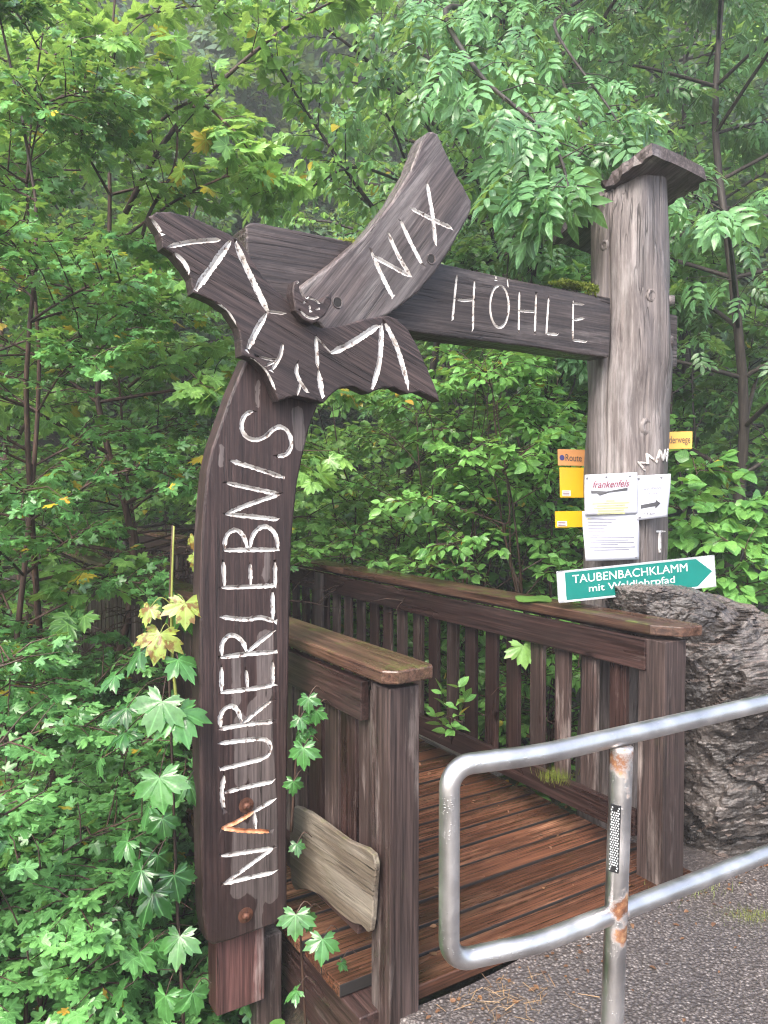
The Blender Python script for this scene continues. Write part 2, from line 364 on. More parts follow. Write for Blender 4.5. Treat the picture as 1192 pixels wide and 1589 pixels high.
# ------------------------------------------------------------------ terrain
def fbm(x, y, s=1.0):
    return (np.sin(x*1.3*s+1.7)*np.cos(y*1.1*s-.6)+.5*np.sin(x*2.9*s+y*1.9*s+.4)+.3*np.cos(x*5.3*s-y*4.7*s+2.1)+.18*np.sin(x*11.1*s+3*np.cos(y*9.3*s)))/2
def sstep(a, b, x):
    t = np.clip((x-a)/(b-a), 0, 1); return t*t*(3-2*t)
def terrain_z(x, y):
    x = np.asarray(x, float); y = np.asarray(y, float)
    s = x*V.x + y*V.y; u = x*U.x + y*U.y
    plate = -0.14
    # right bank keeps its height round the trunk and boulder, the left falls off early
    edge = 1.95 + 2.9*sstep(2.55, 3.3, s) - 1.2*sstep(1.25, .3, s)
    drop = sstep(0, 4.6, u-edge)
    left = sstep(1.25, -.6, s)*sstep(.6, 2.4, u)
    z = plate - 2.0*drop - .35*left*(1-drop)
    z = z - .22*sstep(1.35, 1.0, s)*sstep(1.3, 2.2, u)*(1-drop)
    rise = np.maximum(0, u-9.3)
    z = z + rise*.55*sstep(0, 5, rise)
    z = z + np.maximum(0, s-8)*.35*sstep(3, 8, u) + np.maximum(0, -s-4)*.1
    amp = .02 + .10*sstep(2.2, 4, u) + .5*sstep(12, 20, u)
    return z + amp*fbm(x, y, .9)
def tz(x, y): return float(terrain_z(x, y))
def ground_mat():
    m, nt = mat('forest_floor')
    c = coords(nt, (1, 1, 1), False)
    n = N(nt, 'TexNoise', Scale=3, Detail=8, Roughness=.65); L(nt, c, n.inputs[0])
    n2 = N(nt, 'TexNoise', Scale=55, Detail=6, Roughness=.7); L(nt, c, n2.inputs[0])
    a = ramp(nt, n2.outputs[0], [(.35, (.012, .009, .006)), (.55, (.05, .033, .02)), (.72, (.13, .09, .055))]).outputs[0]
    b_ = ramp(nt, n2.outputs[0], [(.35, (.01, .02, .006)), (.7, (.045, .075, .018))]).outputs[0]
    col = mixc(nt, ramp(nt, n.outputs[0], [(.48, 0), (.58, 1)]).outputs[0], a, b_)
    p = N(nt, 'BsdfPrincipled', Roughness=.7); L(nt, col, p.inputs['Base Color'])
    b = N(nt, 'Bump', Strength=1.0, Distance=.03); L(nt, n2.outputs[0], b.inputs['Height']); L(nt, b.outputs[0], p.inputs['Normal'])
    out(nt, p.outputs[0]); return m
GROUND = ground_mat()
def grid_sheet(name, xs, ys, zf, m, parent=None):
    X, Y = np.meshgrid(xs, ys); Zs = zf(X, Y)
    nx, ny = len(xs), len(ys)
    me = bpy.data.meshes.new(name)
    vs = np.stack([X, Y, Zs], -1).reshape(-1, 3)
    idx = np.arange(nx*ny).reshape(ny, nx)
    f = np.stack([idx[:-1, :-1], idx[:-1, 1:], idx[1:, 1:], idx[1:, :-1]], -1).reshape(-1, 4)
    me.from_pydata(vs.tolist(), [], f.tolist()); me.materials.append(m)
    me.polygons.foreach_set('use_smooth', [True]*len(f)); me.update()
    return link(bpy.data.objects.new(name, me), parent)
xs = np.concatenate([np.linspace(-90, -7, 40), np.linspace(-6.8, 7, 130), np.linspace(7.6, 90, 40)])
ys = np.concatenate([np.linspace(-30, -1, 14), np.linspace(-.8, 12, 130), np.linspace(12.6, 110, 70)])
g = grid_sheet('ground', xs, ys, terrain_z, GROUND); tag(g, kind='structure')

def water_mat():
    m, nt = mat('muddy_stream_water')
    c = coords(nt, (1, 1, 1), False)
    n = N(nt, 'TexNoise', Scale=6, Detail=5, Distortion=1.0); L(nt, c, n.inputs[0])
    col = ramp(nt, n.outputs[0], [(.3, (.12, .08, .055)), (.7, (.22, .155, .115))]).outputs[0]
    p = N(nt, 'BsdfPrincipled', Roughness=.12); L(nt, col, p.inputs['Base Color'])
    b = N(nt, 'Bump', Strength=.5, Distance=.03); L(nt, n.outputs[0], b.inputs['Height']); L(nt, b.outputs[0], p.inputs['Normal'])
    out(nt, p.outputs[0]); return m
mb = MB()
cs = [(-40, 7.6), (-12, 7.2), (-4, 7.5), (0, 7.6), (4, 7.9), (12, 7.5)]
vsL = [su(s, u-2.2, -2.0) for s, u in cs]; vsR = [su(s, u+2.0, -2.0) for s, u in cs]
mb.add(vsL+vsR, [(i, i+1, 6+i+1, 6+i) for i in range(5)])
tag(mb.build('stream_water', water_mat()), kind='structure')

def asphalt_mat():
    m, nt = mat('wet_asphalt')
    c = coords(nt, (1, 1, 1), False)
    v = N(nt, 'TexVoronoi', Scale=92, feature='F1'); L(nt, c, v.inputs[0])
    v2 = N(nt, 'TexVoronoi', Scale=160, feature='F1'); L(nt, c, v2.inputs[0])
    n = N(nt, 'TexNoise', Scale=2.2, Detail=6); L(nt, c, n.inputs[0])
    hs = N(nt, 'SeparateColor'); L(nt, v.outputs['Color'], hs.inputs[0])
    peb = ramp(nt, hs.outputs[0], [(.0, (.075, .064, .06)), (.7, (.14, .12, .112)), (1.0, (.27, .24, .225))]).outputs[0]
    mort = ramp(nt, v.outputs['Distance'], [(.25, 0), (.65, 1)]).outputs[0]
    col = mixc(nt, mort, peb, (.045, .037, .034))
    col = mixc(nt, ramp(nt, n.outputs[0], [(.4, 0), (.65, .45)]).outputs[0], col, (.07, .064, .066))
    p = N(nt, 'BsdfPrincipled', Roughness=.38); L(nt, col, p.inputs['Base Color'])
    L(nt, ramp(nt, n.outputs[0], [(.4, .5), (.62, .28)]).outputs[0], p.inputs['Roughness'])
    h = math_(nt, 'SUBTRACT', 1.0, v.outputs['Distance'])
    h = math_(nt, 'ADD', h, math_(nt, 'MULTIPLY', math_(nt, 'SUBTRACT', 1.0, v2.outputs['Distance']), .4))
    b = N(nt, 'Bump', Strength=.9, Distance=.006); L(nt, h, b.inputs['Height']); L(nt, b.outputs[0], p.inputs['Normal'])
    out(nt, p.outputs[0]); return m
ASPHALT = asphalt_mat()
# asphalt sheet, edged by a wandering line; parameterised rows along u
def asphalt_z(s, u):
    x = V.x*s+U.x*u; y = V.y*s+U.y*u
    return -.055 + .035*np.exp(-((u-2.0)/.25)**2)*sstep(1.5, 2.2, s) + .006*fbm(x, y, 3.) - .03*sstep(3.0, 5, s)
mb = MB(); rows = 64; cols_ = 70
us = np.linspace(-4, 1.985, rows)
for i, uu in enumerate(us):
    sl_ = 1.30 - .95*max(0, 1.75-uu)**.8 + .03*math.sin(uu*21)+.02*math.sin(uu*47)
    for j in range(cols_):
        t = (j/(cols_-1))**1.6; s_ = sl_ + t*(9-sl_)
        ue = uu + (0 if s_ < 2.78 else 0)
        p = su(s_, ue, float(asphalt_z(s_, ue)) - (.10 if j == 0 else 0)); mb.v.append(tuple(p))
for i in range(rows-1):
    for j in range(cols_-1):
        a = i*cols_+j; mb.f.append((a, a+1, a+cols_+1, a+cols_)); mb.m.append(0)
tag(mb.build('asphalt_path', ASPHALT, smooth=True), kind='structure')
mb = MB()   # strip of asphalt going round the post at the right towards the boulder
us2 = np.linspace(1.985, 2.62, 12)
for i, uu in enumerate(us2):
    for j in range(40):
        s_ = 2.72 + .05*math.sin(uu*9) + (j/39)*4.5
        mb.v.append(tuple(su(s_, uu, float(asphalt_z(s_, 1.985)) - (.0 if i < 11 else .12))))
for i in range(11):
    for j in range(39):
        a = i*40+j; mb.f.append((a, a+1, a+41, a+40)); mb.m.append(0)
tag(mb.build('asphalt_path', ASPHALT, smooth=True), kind='structure')

# ------------------------------------------------------------------ footbridge
DU0, DU1 = 2.0, 12.4
SL, SR = 1.30, 2.615         # centre lines of the two railings
bridge = empty('footbridge', su(1.95, 2.0, 0), 'wet wooden footbridge with red brown plank deck and dark slatted railings leading into the trees', 'footbridge')
random.seed(4)
mb = MB(); pw = .1395
Md = frame(su(0, 0, 0), V, Z)       # local z = across the bridge (grain), y = up, x = y cross z
u = DU0; i = 0
while u < DU1:
    x0 = (U*u).dot(Md.col[0].to_3d()); sgn = 1 if Md.col[0].to_3d().dot(U) > 0 else -1
    a, b = sorted((sgn*u, sgn*(u+pw-.015)))
    e = random.uniform(-.008, .008)
    lo = 1.165 if i else 1.36
    mb.box(a, b, -.045+random.uniform(-.002, .002), random.uniform(-.002, .002), lo+e, 2.77+e)
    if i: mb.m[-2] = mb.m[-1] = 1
    u += pw; i += 1
sgn = 1 if Md.col[0].to_3d().dot(U) > 0 else -1
for k in range(i):
    for sc_ in (1.27, 1.92, 1.95, 2.56):
        for du in (.03, .095):
            x_ = sgn*(DU0+k*pw+du+random.uniform(-.006, .006)); zz_ = sc_+random.uniform(-.008, .008)
            mb.add([(x_+.0045*math.cos(a), .0028, zz_+.0045*math.sin(a)) for a in [q*math.pi/3 for q in range(6)]], [(0, 1, 2, 3, 4, 5), (5, 4, 3, 2, 1, 0)], 1)
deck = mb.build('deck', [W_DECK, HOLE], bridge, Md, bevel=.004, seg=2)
mb = MB()
W_PALE = wood('pale_edge_board', (.12, .11, .10), (.3, .29, .28), (.45, .44, .43), weather=.5)
for s_ in (1.24, 1.9, 2.58):
    mb.box(s_-.06, s_+.06, -.27, -.05, DU0+.03, DU1)
Mu = frame(su(0, 0, 0), U, Z)        # local z = along the bridge, y = up, x = y cross z = V?
if Mu.col[0].to_3d().dot(V) < 0:
    mb2 = MB()
    for s_ in (1.24, 1.9, 2.58): mb2.box(-s_-.06, -s_+.06, -.27, -.05, DU0+.03, DU1)
    mb = mb2
mb.build('support_beam', W_RAIL, bridge, Mu, bevel=.004)
SX = 1 if Mu.col[0].to_3d().dot(V) > 0 else -1
def lbox(s0, s1, z0, z1, u0, u1, name, m, parent, jit=0, bevel=.004):
    """board running along the bridge"""
    mb = MB(); a, b = sorted((SX*s0, SX*s1)); mb.box(a, b, z0, z1, u0, u1, jit=jit)
    return mb.build(name, m, parent, Mu, bevel=bevel, seg=2)
def vbox(s0, s1, u0, u1, z0, z1, name, m, parent, tilt=0, bevel=.004, chunky=0):
    """upright board; local z up"""
    M = frame(su((s0+s1)/2, (u0+u1)/2, z0), Z + V*tilt*0 + U*tilt, U)
    mb = MB(); hs, hu = (s1-s0)/2, (u1-u0)/2
    mb.box(-hs, hs, -hu, hu, 0, z1-z0, jit=chunky)
    return mb.build(name, m, parent, M, bevel=bevel, seg=2)
lbox(2.785, 2.93, -.03, .010, 3.3, 5.6, 'edge_board', W_PALE, bridge)
POSTS_U = [4.92, 7.75, 10.6]
def railing(side):
    if side == 'R':
        c, inn = SR, -1
    else:
        c, inn = SL, -1                  # both show the face turned to the left
    f0 = c - .055
    # the railing part itself: upper board just under the cap, towards the camera side
    top = lbox(f0-.02, f0+.012, .855, .983, DU0+(.10 if side == 'L' else .075), DU1, 'railing', W_RAIL, bridge)
    top['label'] = 'railing on the boulder side, running far back' if side == 'R' else 'short looking near railing beside the carved upright board'
    hr0 = (2.545, 2.735) if side == 'R' else (1.222, 1.405)
    # handrail cap with a chamfered near end
    mb = MB(); us_ = [1.935 if side == 'L' else 1.955]
    a0, a1 = hr0; ch = .035
    prof = [(a0, us_[0]+ch), (a0+ch*1.1, us_[0]), (a1-.01, us_[0]+.01), (a1, us_[0]+.03), (a1, 4.1), (a0, 4.1)] if side == 'L' else \
           [(a0, us_[0]+.1), (a0+.07, us_[0]+.0), (a1-.02, us_[0]-.02), (a1, us_[0]+.02), (a1, 4.6), (a0, 4.6)]
    n = len(prof)
    vs = [(SX*s, z, uu) for z in (1.002, 1.045) for s, uu in prof]
    mb.add(vs, [tuple(range(n)), tuple(range(2*n-1, n-1, -1))]+[(k, k+n, (k+1) % n+n, (k+1) % n) for k in range(n)])
    bm_sub = lambda u0, u1: mb.box(*sorted((SX*a0, SX*a1)), 1.002, 1.043, u0, u1)
    u = prof[-1][1]+.004
    for ln in (2.9, 2.8, 2.6):
        if u+ln > DU1+.6: ln = DU1-u
        bm_sub(u, u+ln-.004); u += ln
    o = mb.build('handrail', W_CAP, top, Mu, bevel=.006, seg=2)
    lbox(a0+.035, a1-.035, .985, 1.0, us_[0]+.10, DU1, 'handrail_batten', W_RAIL, top, bevel=.002)
    lbox(f0-.02, f0+.015, .155, .262, DU0+.12, DU1, 'bottom_rail', W_RAIL, top)
    # end post
    if side == 'L':
        vbox(c-.052, c+.058, 1.965, 2.075, -.2, .984, 'post', W_POST, top)
    else:
        vbox(c-.065, c+.065, 1.985, 2.115, -.07, .984, 'post', W_POST, top)
    for pu in POSTS_U:
        if side == 'R':
            vbox(f0-.045, f0-.0215, pu-.05, pu+.05, .0, .984, 'post', W_NIX, top)
        else: vbox(c-.04, c+.05, pu-.05, pu+.05, -.2, .984, 'post', W_RAIL, top)
    u = 2.245 if side == 'R' else 2.125
    k = 0
    stp = .1685 if side == 'R' else .123
    while u < DU1-.1 and k < 70:
        wdt = .088 if side == 'R' else .103
        z0 = .175+random.uniform(-.008, .008)
        m = W_RAIL if random.random() < (.7 if side == 'R' else .45) else W_POST
        vbox(f0+.017, f0+.041, u-wdt/2, u+wdt/2, z0, .95, 'baluster', m, top, tilt=random.uniform(-.006, .006), bevel=.003)
        u += stp + random.uniform(-.006, .006) ; k += 1
    return top
rail_L = railing('L'); rail_R = railing('R')
# old slab board nailed on the outer face of the near railing
pxs = [(452, 1262), (470, 1256), (500, 1275), (540, 1305), (579, 1326), (580, 1380), (574, 1445), (560, 1436), (545, 1432), (520, 1412), (500, 1392), (475, 1380), (452, 1371)]
mb = MB(); P = [on_v(x, y, 1.215) for x, y in pxs]; n = len(P)
Ps = smooth_path(P, 3, closed=True); n = len(Ps)
Mslab = frame(P[0], (P[4]-P[1]).normalized(), V)
back = [p + V*.02 for p in Ps]
mb.add(Ps+back, [tuple(range(n)), tuple(range(2*n-1, n-1, -1))]+[(k, k+n, (k+1) % n+n, (k+1) % n) for k in range(n)])
o = mb.build('slab_board', W_SLAB, bridge, Mslab, world=True, bevel=.004); o['label'] = 'rough pale slab with wavy edges across the foot of the near railing'

# ------------------------------------------------------------------ carved boards
def seg_dist(P, A, B, wa, wb):
    """distance of points P (n,2) to segments, divided by local half width -> min ratio"""
    best = np.full(len(P), 9.0); 
    for a, b, ra, rb in zip(A, B, wa, wb):
        d = b-a; l2 = max(1e-12, d@d); t = np.clip(((P-a)@d)/l2, 0, 1)
        q = a + t[:, None]*d; r = ra+(rb-ra)*t
        best = np.minimum(best, np.hypot(*(P-q).T)/r)
    return best
def inside(poly, P):
    x, y = P[:, 0], P[:, 1]; c = np.zeros(len(P), bool); n = len(poly)
    for i in range(n):
        x1, y1 = poly[i]; x2, y2 = poly[(i+1) % n]
        if y1 == y2: continue
        c ^= ((y1 > y) != (y2 > y)) & (x < (x2-x1)*(y-y1)/(y2-y1)+x1)
    return c
def carve(name, outline, strokes, c, thick, grain, mats, parent, round_=.01, holes=(), smooth_n=4, rough=.0, step=.016, patches=()):
    """board lying in the plane u = c; outline and strokes given as sight lines to points of that plane.
    strokes: (points, half width, depth, material slot)"""
    O = on_u(*outline[0], c)
    def to2(x, y): p = on_u(x, y, c)-O; return np.array([p.dot(V), p.z])
    rs = np.random.RandomState(len(outline)*7+len(strokes))
    poly = [to2(x, y) for x, y in outline]
    if smooth_n: poly = [np.array(p[:2]) for p in smooth_path([(*p, 0) for p in poly], smooth_n, closed=True)]
    # resample, keeping the corners
    out_ = []
    for i in range(len(poly)):
        a, b = poly[i], poly[(i+1) % len(poly)]; k = max(1, int(np.hypot(*(b-a))/.010))
        for j in range(k): out_.append(a+(b-a)*j/k)
    poly = np.array(out_); n = len(poly)
    poly = poly + rs.uniform(-rough, rough, poly.shape)
    A = []; B = []; RA = []; RB = []; DP = []; MS = []; extra = []
    for pts, hw, dep, ms in strokes:
        q = [to2(*p) for p in pts]
        if len(q) > 2: q = [np.array(p[:2]) for p in smooth_path([(*p, 0) for p in q], 4)]
        ln = [0]
        for a, b in zip(q[:-1], q[1:]): ln.append(ln[-1]+np.hypot(*(b-a)))
        tot = ln[-1]; K = max(3, int(tot/.006)); qs = []
        for j in range(K+1):
            tt = tot*j/K; i = max(0, min(len(q)-2, np.searchsorted(ln, tt)-1)); f_ = (tt-ln[i])/max(1e-9, ln[i+1]-ln[i])
            p = q[i]+(q[i+1]-q[i])*f_
            e = min(tt, tot-tt); r = hw*(.45+.55*min(1, e/(hw*2.2)))*(1+.16*rs.randn()*.6)
            qs.append((p, r))
        for (a, ra), (b, rb) in zip(qs[:-1], qs[1:]):
            A.append(a); B.append(b); RA.append(ra); RB.append(rb); DP.append(dep); MS.append(ms)
            d = (b-a); d = d/max(1e-9, np.hypot(*d)); nn = np.array([-d[1], d[0]])
            extra += [a, a+nn*ra, a-nn*ra, a+nn*ra*.93]
    A = np.array(A).reshape(-1, 2); B = np.array(B).reshape(-1, 2)
    # candidate interior points
    mn, mx = poly.min(0), poly.max(0)
    gx, gy = np.meshgrid(np.arange(mn[0], mx[0], step), np.arange(mn[1], mx[1], step))
    G = np.stack([gx.ravel(), gy.ravel()], 1); G += rs.uniform(-step*.3, step*.3, G.shape)
    nrm = np.roll(poly, -1, 0)-np.roll(poly, 1, 0); nrm = np.stack([-nrm[:, 1], nrm[:, 0]], 1); nrm /= np.maximum(1e-9, np.hypot(*nrm.T))[:, None]
    area = np.sum(poly[:, 0]*np.roll(poly[:, 1], -1)-np.roll(poly[:, 0], -1)*poly[:, 1])
    if area < 0: nrm = -nrm
    ring = poly+nrm*round_; ring2 = poly+nrm*round_*.4
    C = np.concatenate([G, ring]); Rd = np.full(len(C), 9.)
    if len(A): Rd = seg_dist(C, A, B, RA, RB)
    ed = seg_dist(C, poly, np.roll(poly, -1, 0), np.ones(n), np.ones(n))
    C = C[(Rd > 1.25) & (ed > round_*.9) & inside(poly, C)]
    E = np.array(extra).reshape(-1, 2)
    if len(E):
        ede = seg_dist(E, poly, np.roll(poly, -1, 0), np.ones(n), np.ones(n)); E = E[inside(poly, E) & (ede > .003)]
    r2 = ring2[inside(poly, ring2)]; e2 = seg_dist(r2, poly, np.roll(poly, -1, 0), np.ones(n), np.ones(n)); r2 = r2[e2 > round_*.3]
    allp = [Vector(p) for p in np.concatenate([poly, C, E, r2])]
    edges = [(i, (i+1) % n) for i in range(n)]
    vo, eo, fo, *_ = delaunay_2d_cdt(allp, edges, [], 1, 1e-5)
    VO = np.array([(p[0], p[1]) for p in vo])
    ed = seg_dist(VO, poly, np.roll(poly, -1, 0), np.ones(n), np.ones(n))
    hgt = -np.clip(1-ed/round_, 0, 1)**2*round_*.8
    hgt += rs.uniform(-.0006, .0006, len(VO))
    if len(A):
        for dep in set(DP):
            k = [i for i, d in enumerate(DP) if d == dep]
            r = seg_dist(VO, A[k], B[k], [RA[i] for i in k], [RB[i] for i in k]); hgt = np.minimum(hgt, -dep*np.clip(1-r, 0, 1))
    for (hx, hy, hr) in holes:
        hc = to2(hx, hy)
    g3 = V*grain[0]+Z*grain[1]; M = frame(O, g3, U); Mi = M.inverted()
    W3 = lambda p, h: Mi @ (O+V*p[0]+Z*p[1]-U*h)
    verts = [tuple(W3(p, h)) for p, h in zip(VO, hgt)]
    faces = [tuple(f) for f in fo]
    cen = np.array([VO[list(f)].mean(0) for f in faces]); mi = np.zeros(len(faces), int)
    if len(A):
        for ms in set(MS):
            k = [i for i, d in enumerate(MS) if d == ms]
            r = seg_dist(cen, A[k], B[k], [RA[i] for i in k], [RB[i] for i in k]); mi[r < .97] = ms
    # sides and back
    b0 = len(verts)
    verts += [tuple(W3(p, -round_*.8)) for p in poly]; verts += [tuple(W3(p, -thick)) for p in poly]
    nf = len(faces)
    faces += [(b0+i, b0+(i+1) % n, b0+n+(i+1) % n, b0+n+i) for i in range(n)] + [tuple(range(b0+n, b0+2*n))]
    mi = list(mi)+[0]*(len(faces)-nf)
    me = bpy.data.meshes.new(name); me.from_pydata(verts, [], faces)
    for m in mats: me.materials.append(m)
    me.polygons.foreach_set('material_index', [int(x) for x in mi]); me.update()
    if patches:
        bv = np.zeros(len(verts))
        for pp, hw in patches:
            q = np.array([to2(*p) for p in pp]); rr_ = [hw]*(len(q)-1)
            r = seg_dist(VO, q[:-1], q[1:], rr_, rr_); bv[:len(VO)] = np.maximum(bv[:len(VO)], np.clip(1.5-r, 0, 1)*.95)
        at_ = me.attributes.new('bare', 'FLOAT', 'POINT'); at_.data.foreach_set('value', bv)
    bm = bmesh.new(); bm.from_mesh(me); bmesh.ops.remove_doubles(bm, verts=bm.verts, dist=1e-5); bmesh.ops.recalc_face_normals(bm, faces=bm.faces); bm.to_mesh(me); bm.free()
    o = bpy.data.objects.new(name, me); link(o, parent, M)
    for (hx, hy, hr) in holes:
        p = on_u(hx, hy, c); mb = MB(); r = hr*(p.y)/F
        mb.tube([p-U*.0015, p+U*.004], r, 14); mb.build('bolt_hole', HOLE, o, frame(p, U, Z), world=True)
        mb = MB(); rr = [p + V*(r*1.25*math.cos(a)) + Z*(r*1.25*math.sin(a)) - U*.001 for a in [k*math.pi/8 for k in range(17)]]
        mb.tube(rr, r*.18, 5, caps=False); mb.build('hole_rim', mats[0], o, frame(p, Z, U), world=True)
    return o

gate = empty('wooden_gateway', at(968, 1340, 3.78), 'carved wooden gateway of bleached trunk, crossbeam, bat and lettered boards at bridge head', 'gateway')
C1 = lambda x, y: (210+x*.4195, 180+y*.4196)
C2 = lambda x, y: (650+x*.4547, 180+y*.4545)
C3 = lambda x, y: (280+x*.3145, 600+y*.3147)
C4 = lambda x, y: (280+x*.339, 1050+y*.3392)
def S(cf, pts, hw, dep=.009, ms=1): return ([cf(*p) for p in pts], hw, dep, ms)
BEAM_C = 2.495
beam_out = [(382, 352), (386, 347), (396, 345), (470, 359), (545, 375), (620, 393), (691, 410), (800, 434), (891, 452), (948, 462), (948, 508), (946, 554), (890, 548), (832, 539), (740, 528), (650, 516), (560, 501), (500, 492), (440, 482), (388, 472), (384, 410)]
ell = [(275+32*math.sin(a), 650-72*math.cos(a)) for a in [k*2*math.pi/14 for k in range(15)]]
bh = .0055
beam_st = [S(C2, q, bh) for q in [
    [(130, 545), (122, 620), (115, 700)], [(190, 565), (186, 640), (185, 730)], [(125, 622), (150, 630), (190, 626)],
    ell, [(343, 600), (341, 735)], [(400, 610), (396, 740)], [(343, 665), (398, 668)],
    [(443, 622), (435, 742)], [(435, 743), (476, 746)], [(527, 630), (525, 765)], [(527, 640), (563, 643)], [(530, 697), (562, 690)], [(525, 765), (573, 771)]]]
beam_st += [S(C2, [(262, 543), (264, 562)], .004), S(C2, [(302, 558), (304, 580)], .004)]
# front plank piece plus its body: the beam
beam = carve('crossbeam', beam_out, beam_st, BEAM_C, .13, (1, 0), [W_BEAM, PAINT], gate, rough=.0011, round_=.006, smooth_n=0)
# the far end of the beam, past the trunk
lb = MB(); pA = on_u(1044, 520, 2.60); z0, z1 = 2.23, 2.47
lb.box(z0, z1, -.03, .05, 0, .35) ; lb.v = []; lb.f = []; lb.m = []
for s_, zz in (): pass
q = [su(3.05, 2.56, 2.20), su(3.36, 2.56, 2.20), su(3.36, 2.56, 2.47), su(3.05, 2.56, 2.47)]
lb.add(q+[p+U*.12 for p in q], [(0, 1, 2, 3), (7, 6, 5, 4), (0, 4, 5, 1), (1, 5, 6, 2), (2, 6, 7, 3), (3, 7, 4, 0)])
lb.build('beam_end', W_BEAM, gate, frame(q[0], V, U), world=True, bevel=.012, seg=2)
NIX_C = 2.415
nix_out = [(671, 203), (680, 207), (688, 225), (709, 271), (723, 294), (733, 314), (731, 330), (718, 353), (695, 394), (677, 421), (650, 453), (604, 488), (558, 509), (505, 514), (478, 485), (466, 447), (525, 402), (567, 365), (608, 314), (638, 264), (655, 218), (664, 205)]
nix_st = [S(C1, q, .0085, .006) for q in [[(875, 505), (912, 590), (952, 668)], [(885, 520), (1015, 592)], [(935, 432), (975, 520), (1018, 592)],
    [(982, 388), (1020, 470), (1062, 550)], [(1080, 250), (1100, 370), (1111, 475)], [(1020, 340), (1100, 382), (1172, 415)]]]
carve('slanted_board', nix_out, nix_st, NIX_C, .075, (.62, .78), [W_NIX, PAINT], gate, rough=.0011, round_=.009, smooth_n=0, holes=[(669, 402, 6), (524, 469.5, 6.5)])
BO_C = 2.412
board_out = [(383, 556), (358.6, 612), (343, 657), (330, 694), (321, 735), (316, 789), (313, 836), (311.5, 914), (310.5, 1009), (310, 1072), (310, 1152), (312, 1287), (315, 1423), (321, 1460), (331, 1467), (361, 1459), (398, 1445), (426, 1435), (441, 1424), (446, 1409),
    (446, 1253), (447, 1118), (449, 1009), (451, 914), (453, 836), (457.7, 789), (462, 748), (472, 700), (481, 663), (494, 628), (505, 590), (505, 545), (440, 530)]
lh = .0075
bs = []
for q in [[(360, 120), (325, 135), (305, 170), (305, 215), (330, 250), (375, 262), (420, 245), (455, 212), (490, 198), (525, 215), (545, 255), (545, 300), (520, 335), (475, 343)],
          [(250, 365), (380, 405), (505, 447)], [(232, 475), (370, 505), (490, 530)], [(490, 530), (340, 580), (225, 628)], [(225, 628), (350, 640), (485, 655)],
          [(218, 806), (350, 804), (485, 803)], [(218, 800), (222, 750), (245, 715), (280, 708), (310, 735), (330, 790)], [(345, 790), (355, 740), (385, 700), (425, 690), (460, 715), (478, 760), (480, 800)],
          [(205, 990), (340, 986), (475, 980)], [(212, 865), (218, 980)], [(345, 875), (347, 970)], [(467, 868), (468, 985)],
          [(200, 1135), (320, 1147), (400, 1138), (467, 1160)], [(455, 1015), (457, 1140)],
          [(200, 1335), (330, 1318), (470, 1307)], [(205, 1325), (205, 1270), (235, 1230), (270, 1228), (305, 1255), (325, 1300)], [(335, 1305), (395, 1255), (460, 1205)],
          [(200, 1508), (350, 1490), (465, 1470)], [(203, 1385), (203, 1500)], [(325, 1400), (332, 1485)], [(455, 1360), (457, 1475)]]:
    bs.append(S(C3, q, lh))
for q, ms in [([(178, 240), (300, 218), (430, 205)], 1), ([(185, 235), (182, 185), (205, 145), (240, 135), (265, 160), (278, 200)], 1), ([(290, 210), (350, 160), (420, 105)], 1),
          ([(180, 305), (300, 290), (370, 285), (405, 300), (412, 335), (385, 370), (300, 395), (180, 425)], 1),
          ([(205, 530), (300, 505), (425, 480)], 1), ([(200, 455), (190, 530), (200, 610)], 1),
          ([(190, 693), (250, 668), (300, 640), (335, 618)], 2), ([(335, 618), (430, 562)], 1), ([(190, 693), (300, 705), (415, 708)], 2), ([(338, 625), (345, 690)], 1),
          ([(190, 820), (300, 803), (425, 785)], 1), ([(425, 785), (320, 860), (200, 948)], 1), ([(200, 948), (310, 920), (430, 895)], 1)]:
    bs.append(S(C4, q, lh, ms=ms))
board = carve('upright_board', board_out, bs, BO_C, .075, (0, 1), [W_BOARD, PAINT, PAINT_R], gate, round_=.008, smooth_n=0, patches=[
    ([(366, 1020), (366, 1090)], .016), ([(412, 990), (412, 1100), (415, 1200), (418, 1300), (420, 1390)], .030), ([(372, 1120), (375, 1210)], .024), ([(375, 1290), (372, 1380)], .034), ([(400, 1100), (405, 1380)], .036), ([(405, 1400), (402, 1440)], .016),
    ([(415, 860), (413, 900)], .010), ([(462, 640), (466, 690)], .024), ([(400, 590), (398, 630)], .010), ([(345, 690), (343, 720)], .007)])
for (bx, by) in ((382, 1249.5), (381, 1420)):
    p = on_u(bx, by, BO_C); mb = MB()
    mb.tube([p+U*.01, p-U*.003, p-U*.004], [.026, .026, .018], 18); mb.tube([p-U*.003, p-U*.012, p-U*.017], [.014, .013, .006], 12)
    mb.build('bolt', RUSTY, board, frame(p, U, Z), world=True, smooth=False)
BAT_C = 2.345
bat_px = [(50, 370), (80, 355), (130, 353), (200, 370), (280, 405), (345, 435), (378, 452), (420, 510), (470, 590), (530, 650), (568, 690), (600, 730), (640, 762), (690, 785), (760, 775), (850, 750), (930, 738), (970, 750), (1010, 790), (1050, 860), (1080, 930), (1110, 1000), (1128, 1055),
    (1090, 1035), (1050, 1018), (1010, 1027), (960, 1003), (915, 1005), (865, 1027), (810, 1000), (760, 1005), (725, 1030), (697, 1062), (640, 1045), (590, 1035), (530, 1054), (505, 990), (480, 940), (440, 900), (393, 885), (390, 820), (380, 780), (340, 720), (280, 680), (215, 652), (205, 600), (180, 560), (140, 510), (102, 485), (90, 430)]
bat_out = [C1(*p) for p in bat_px]
b1 = .007
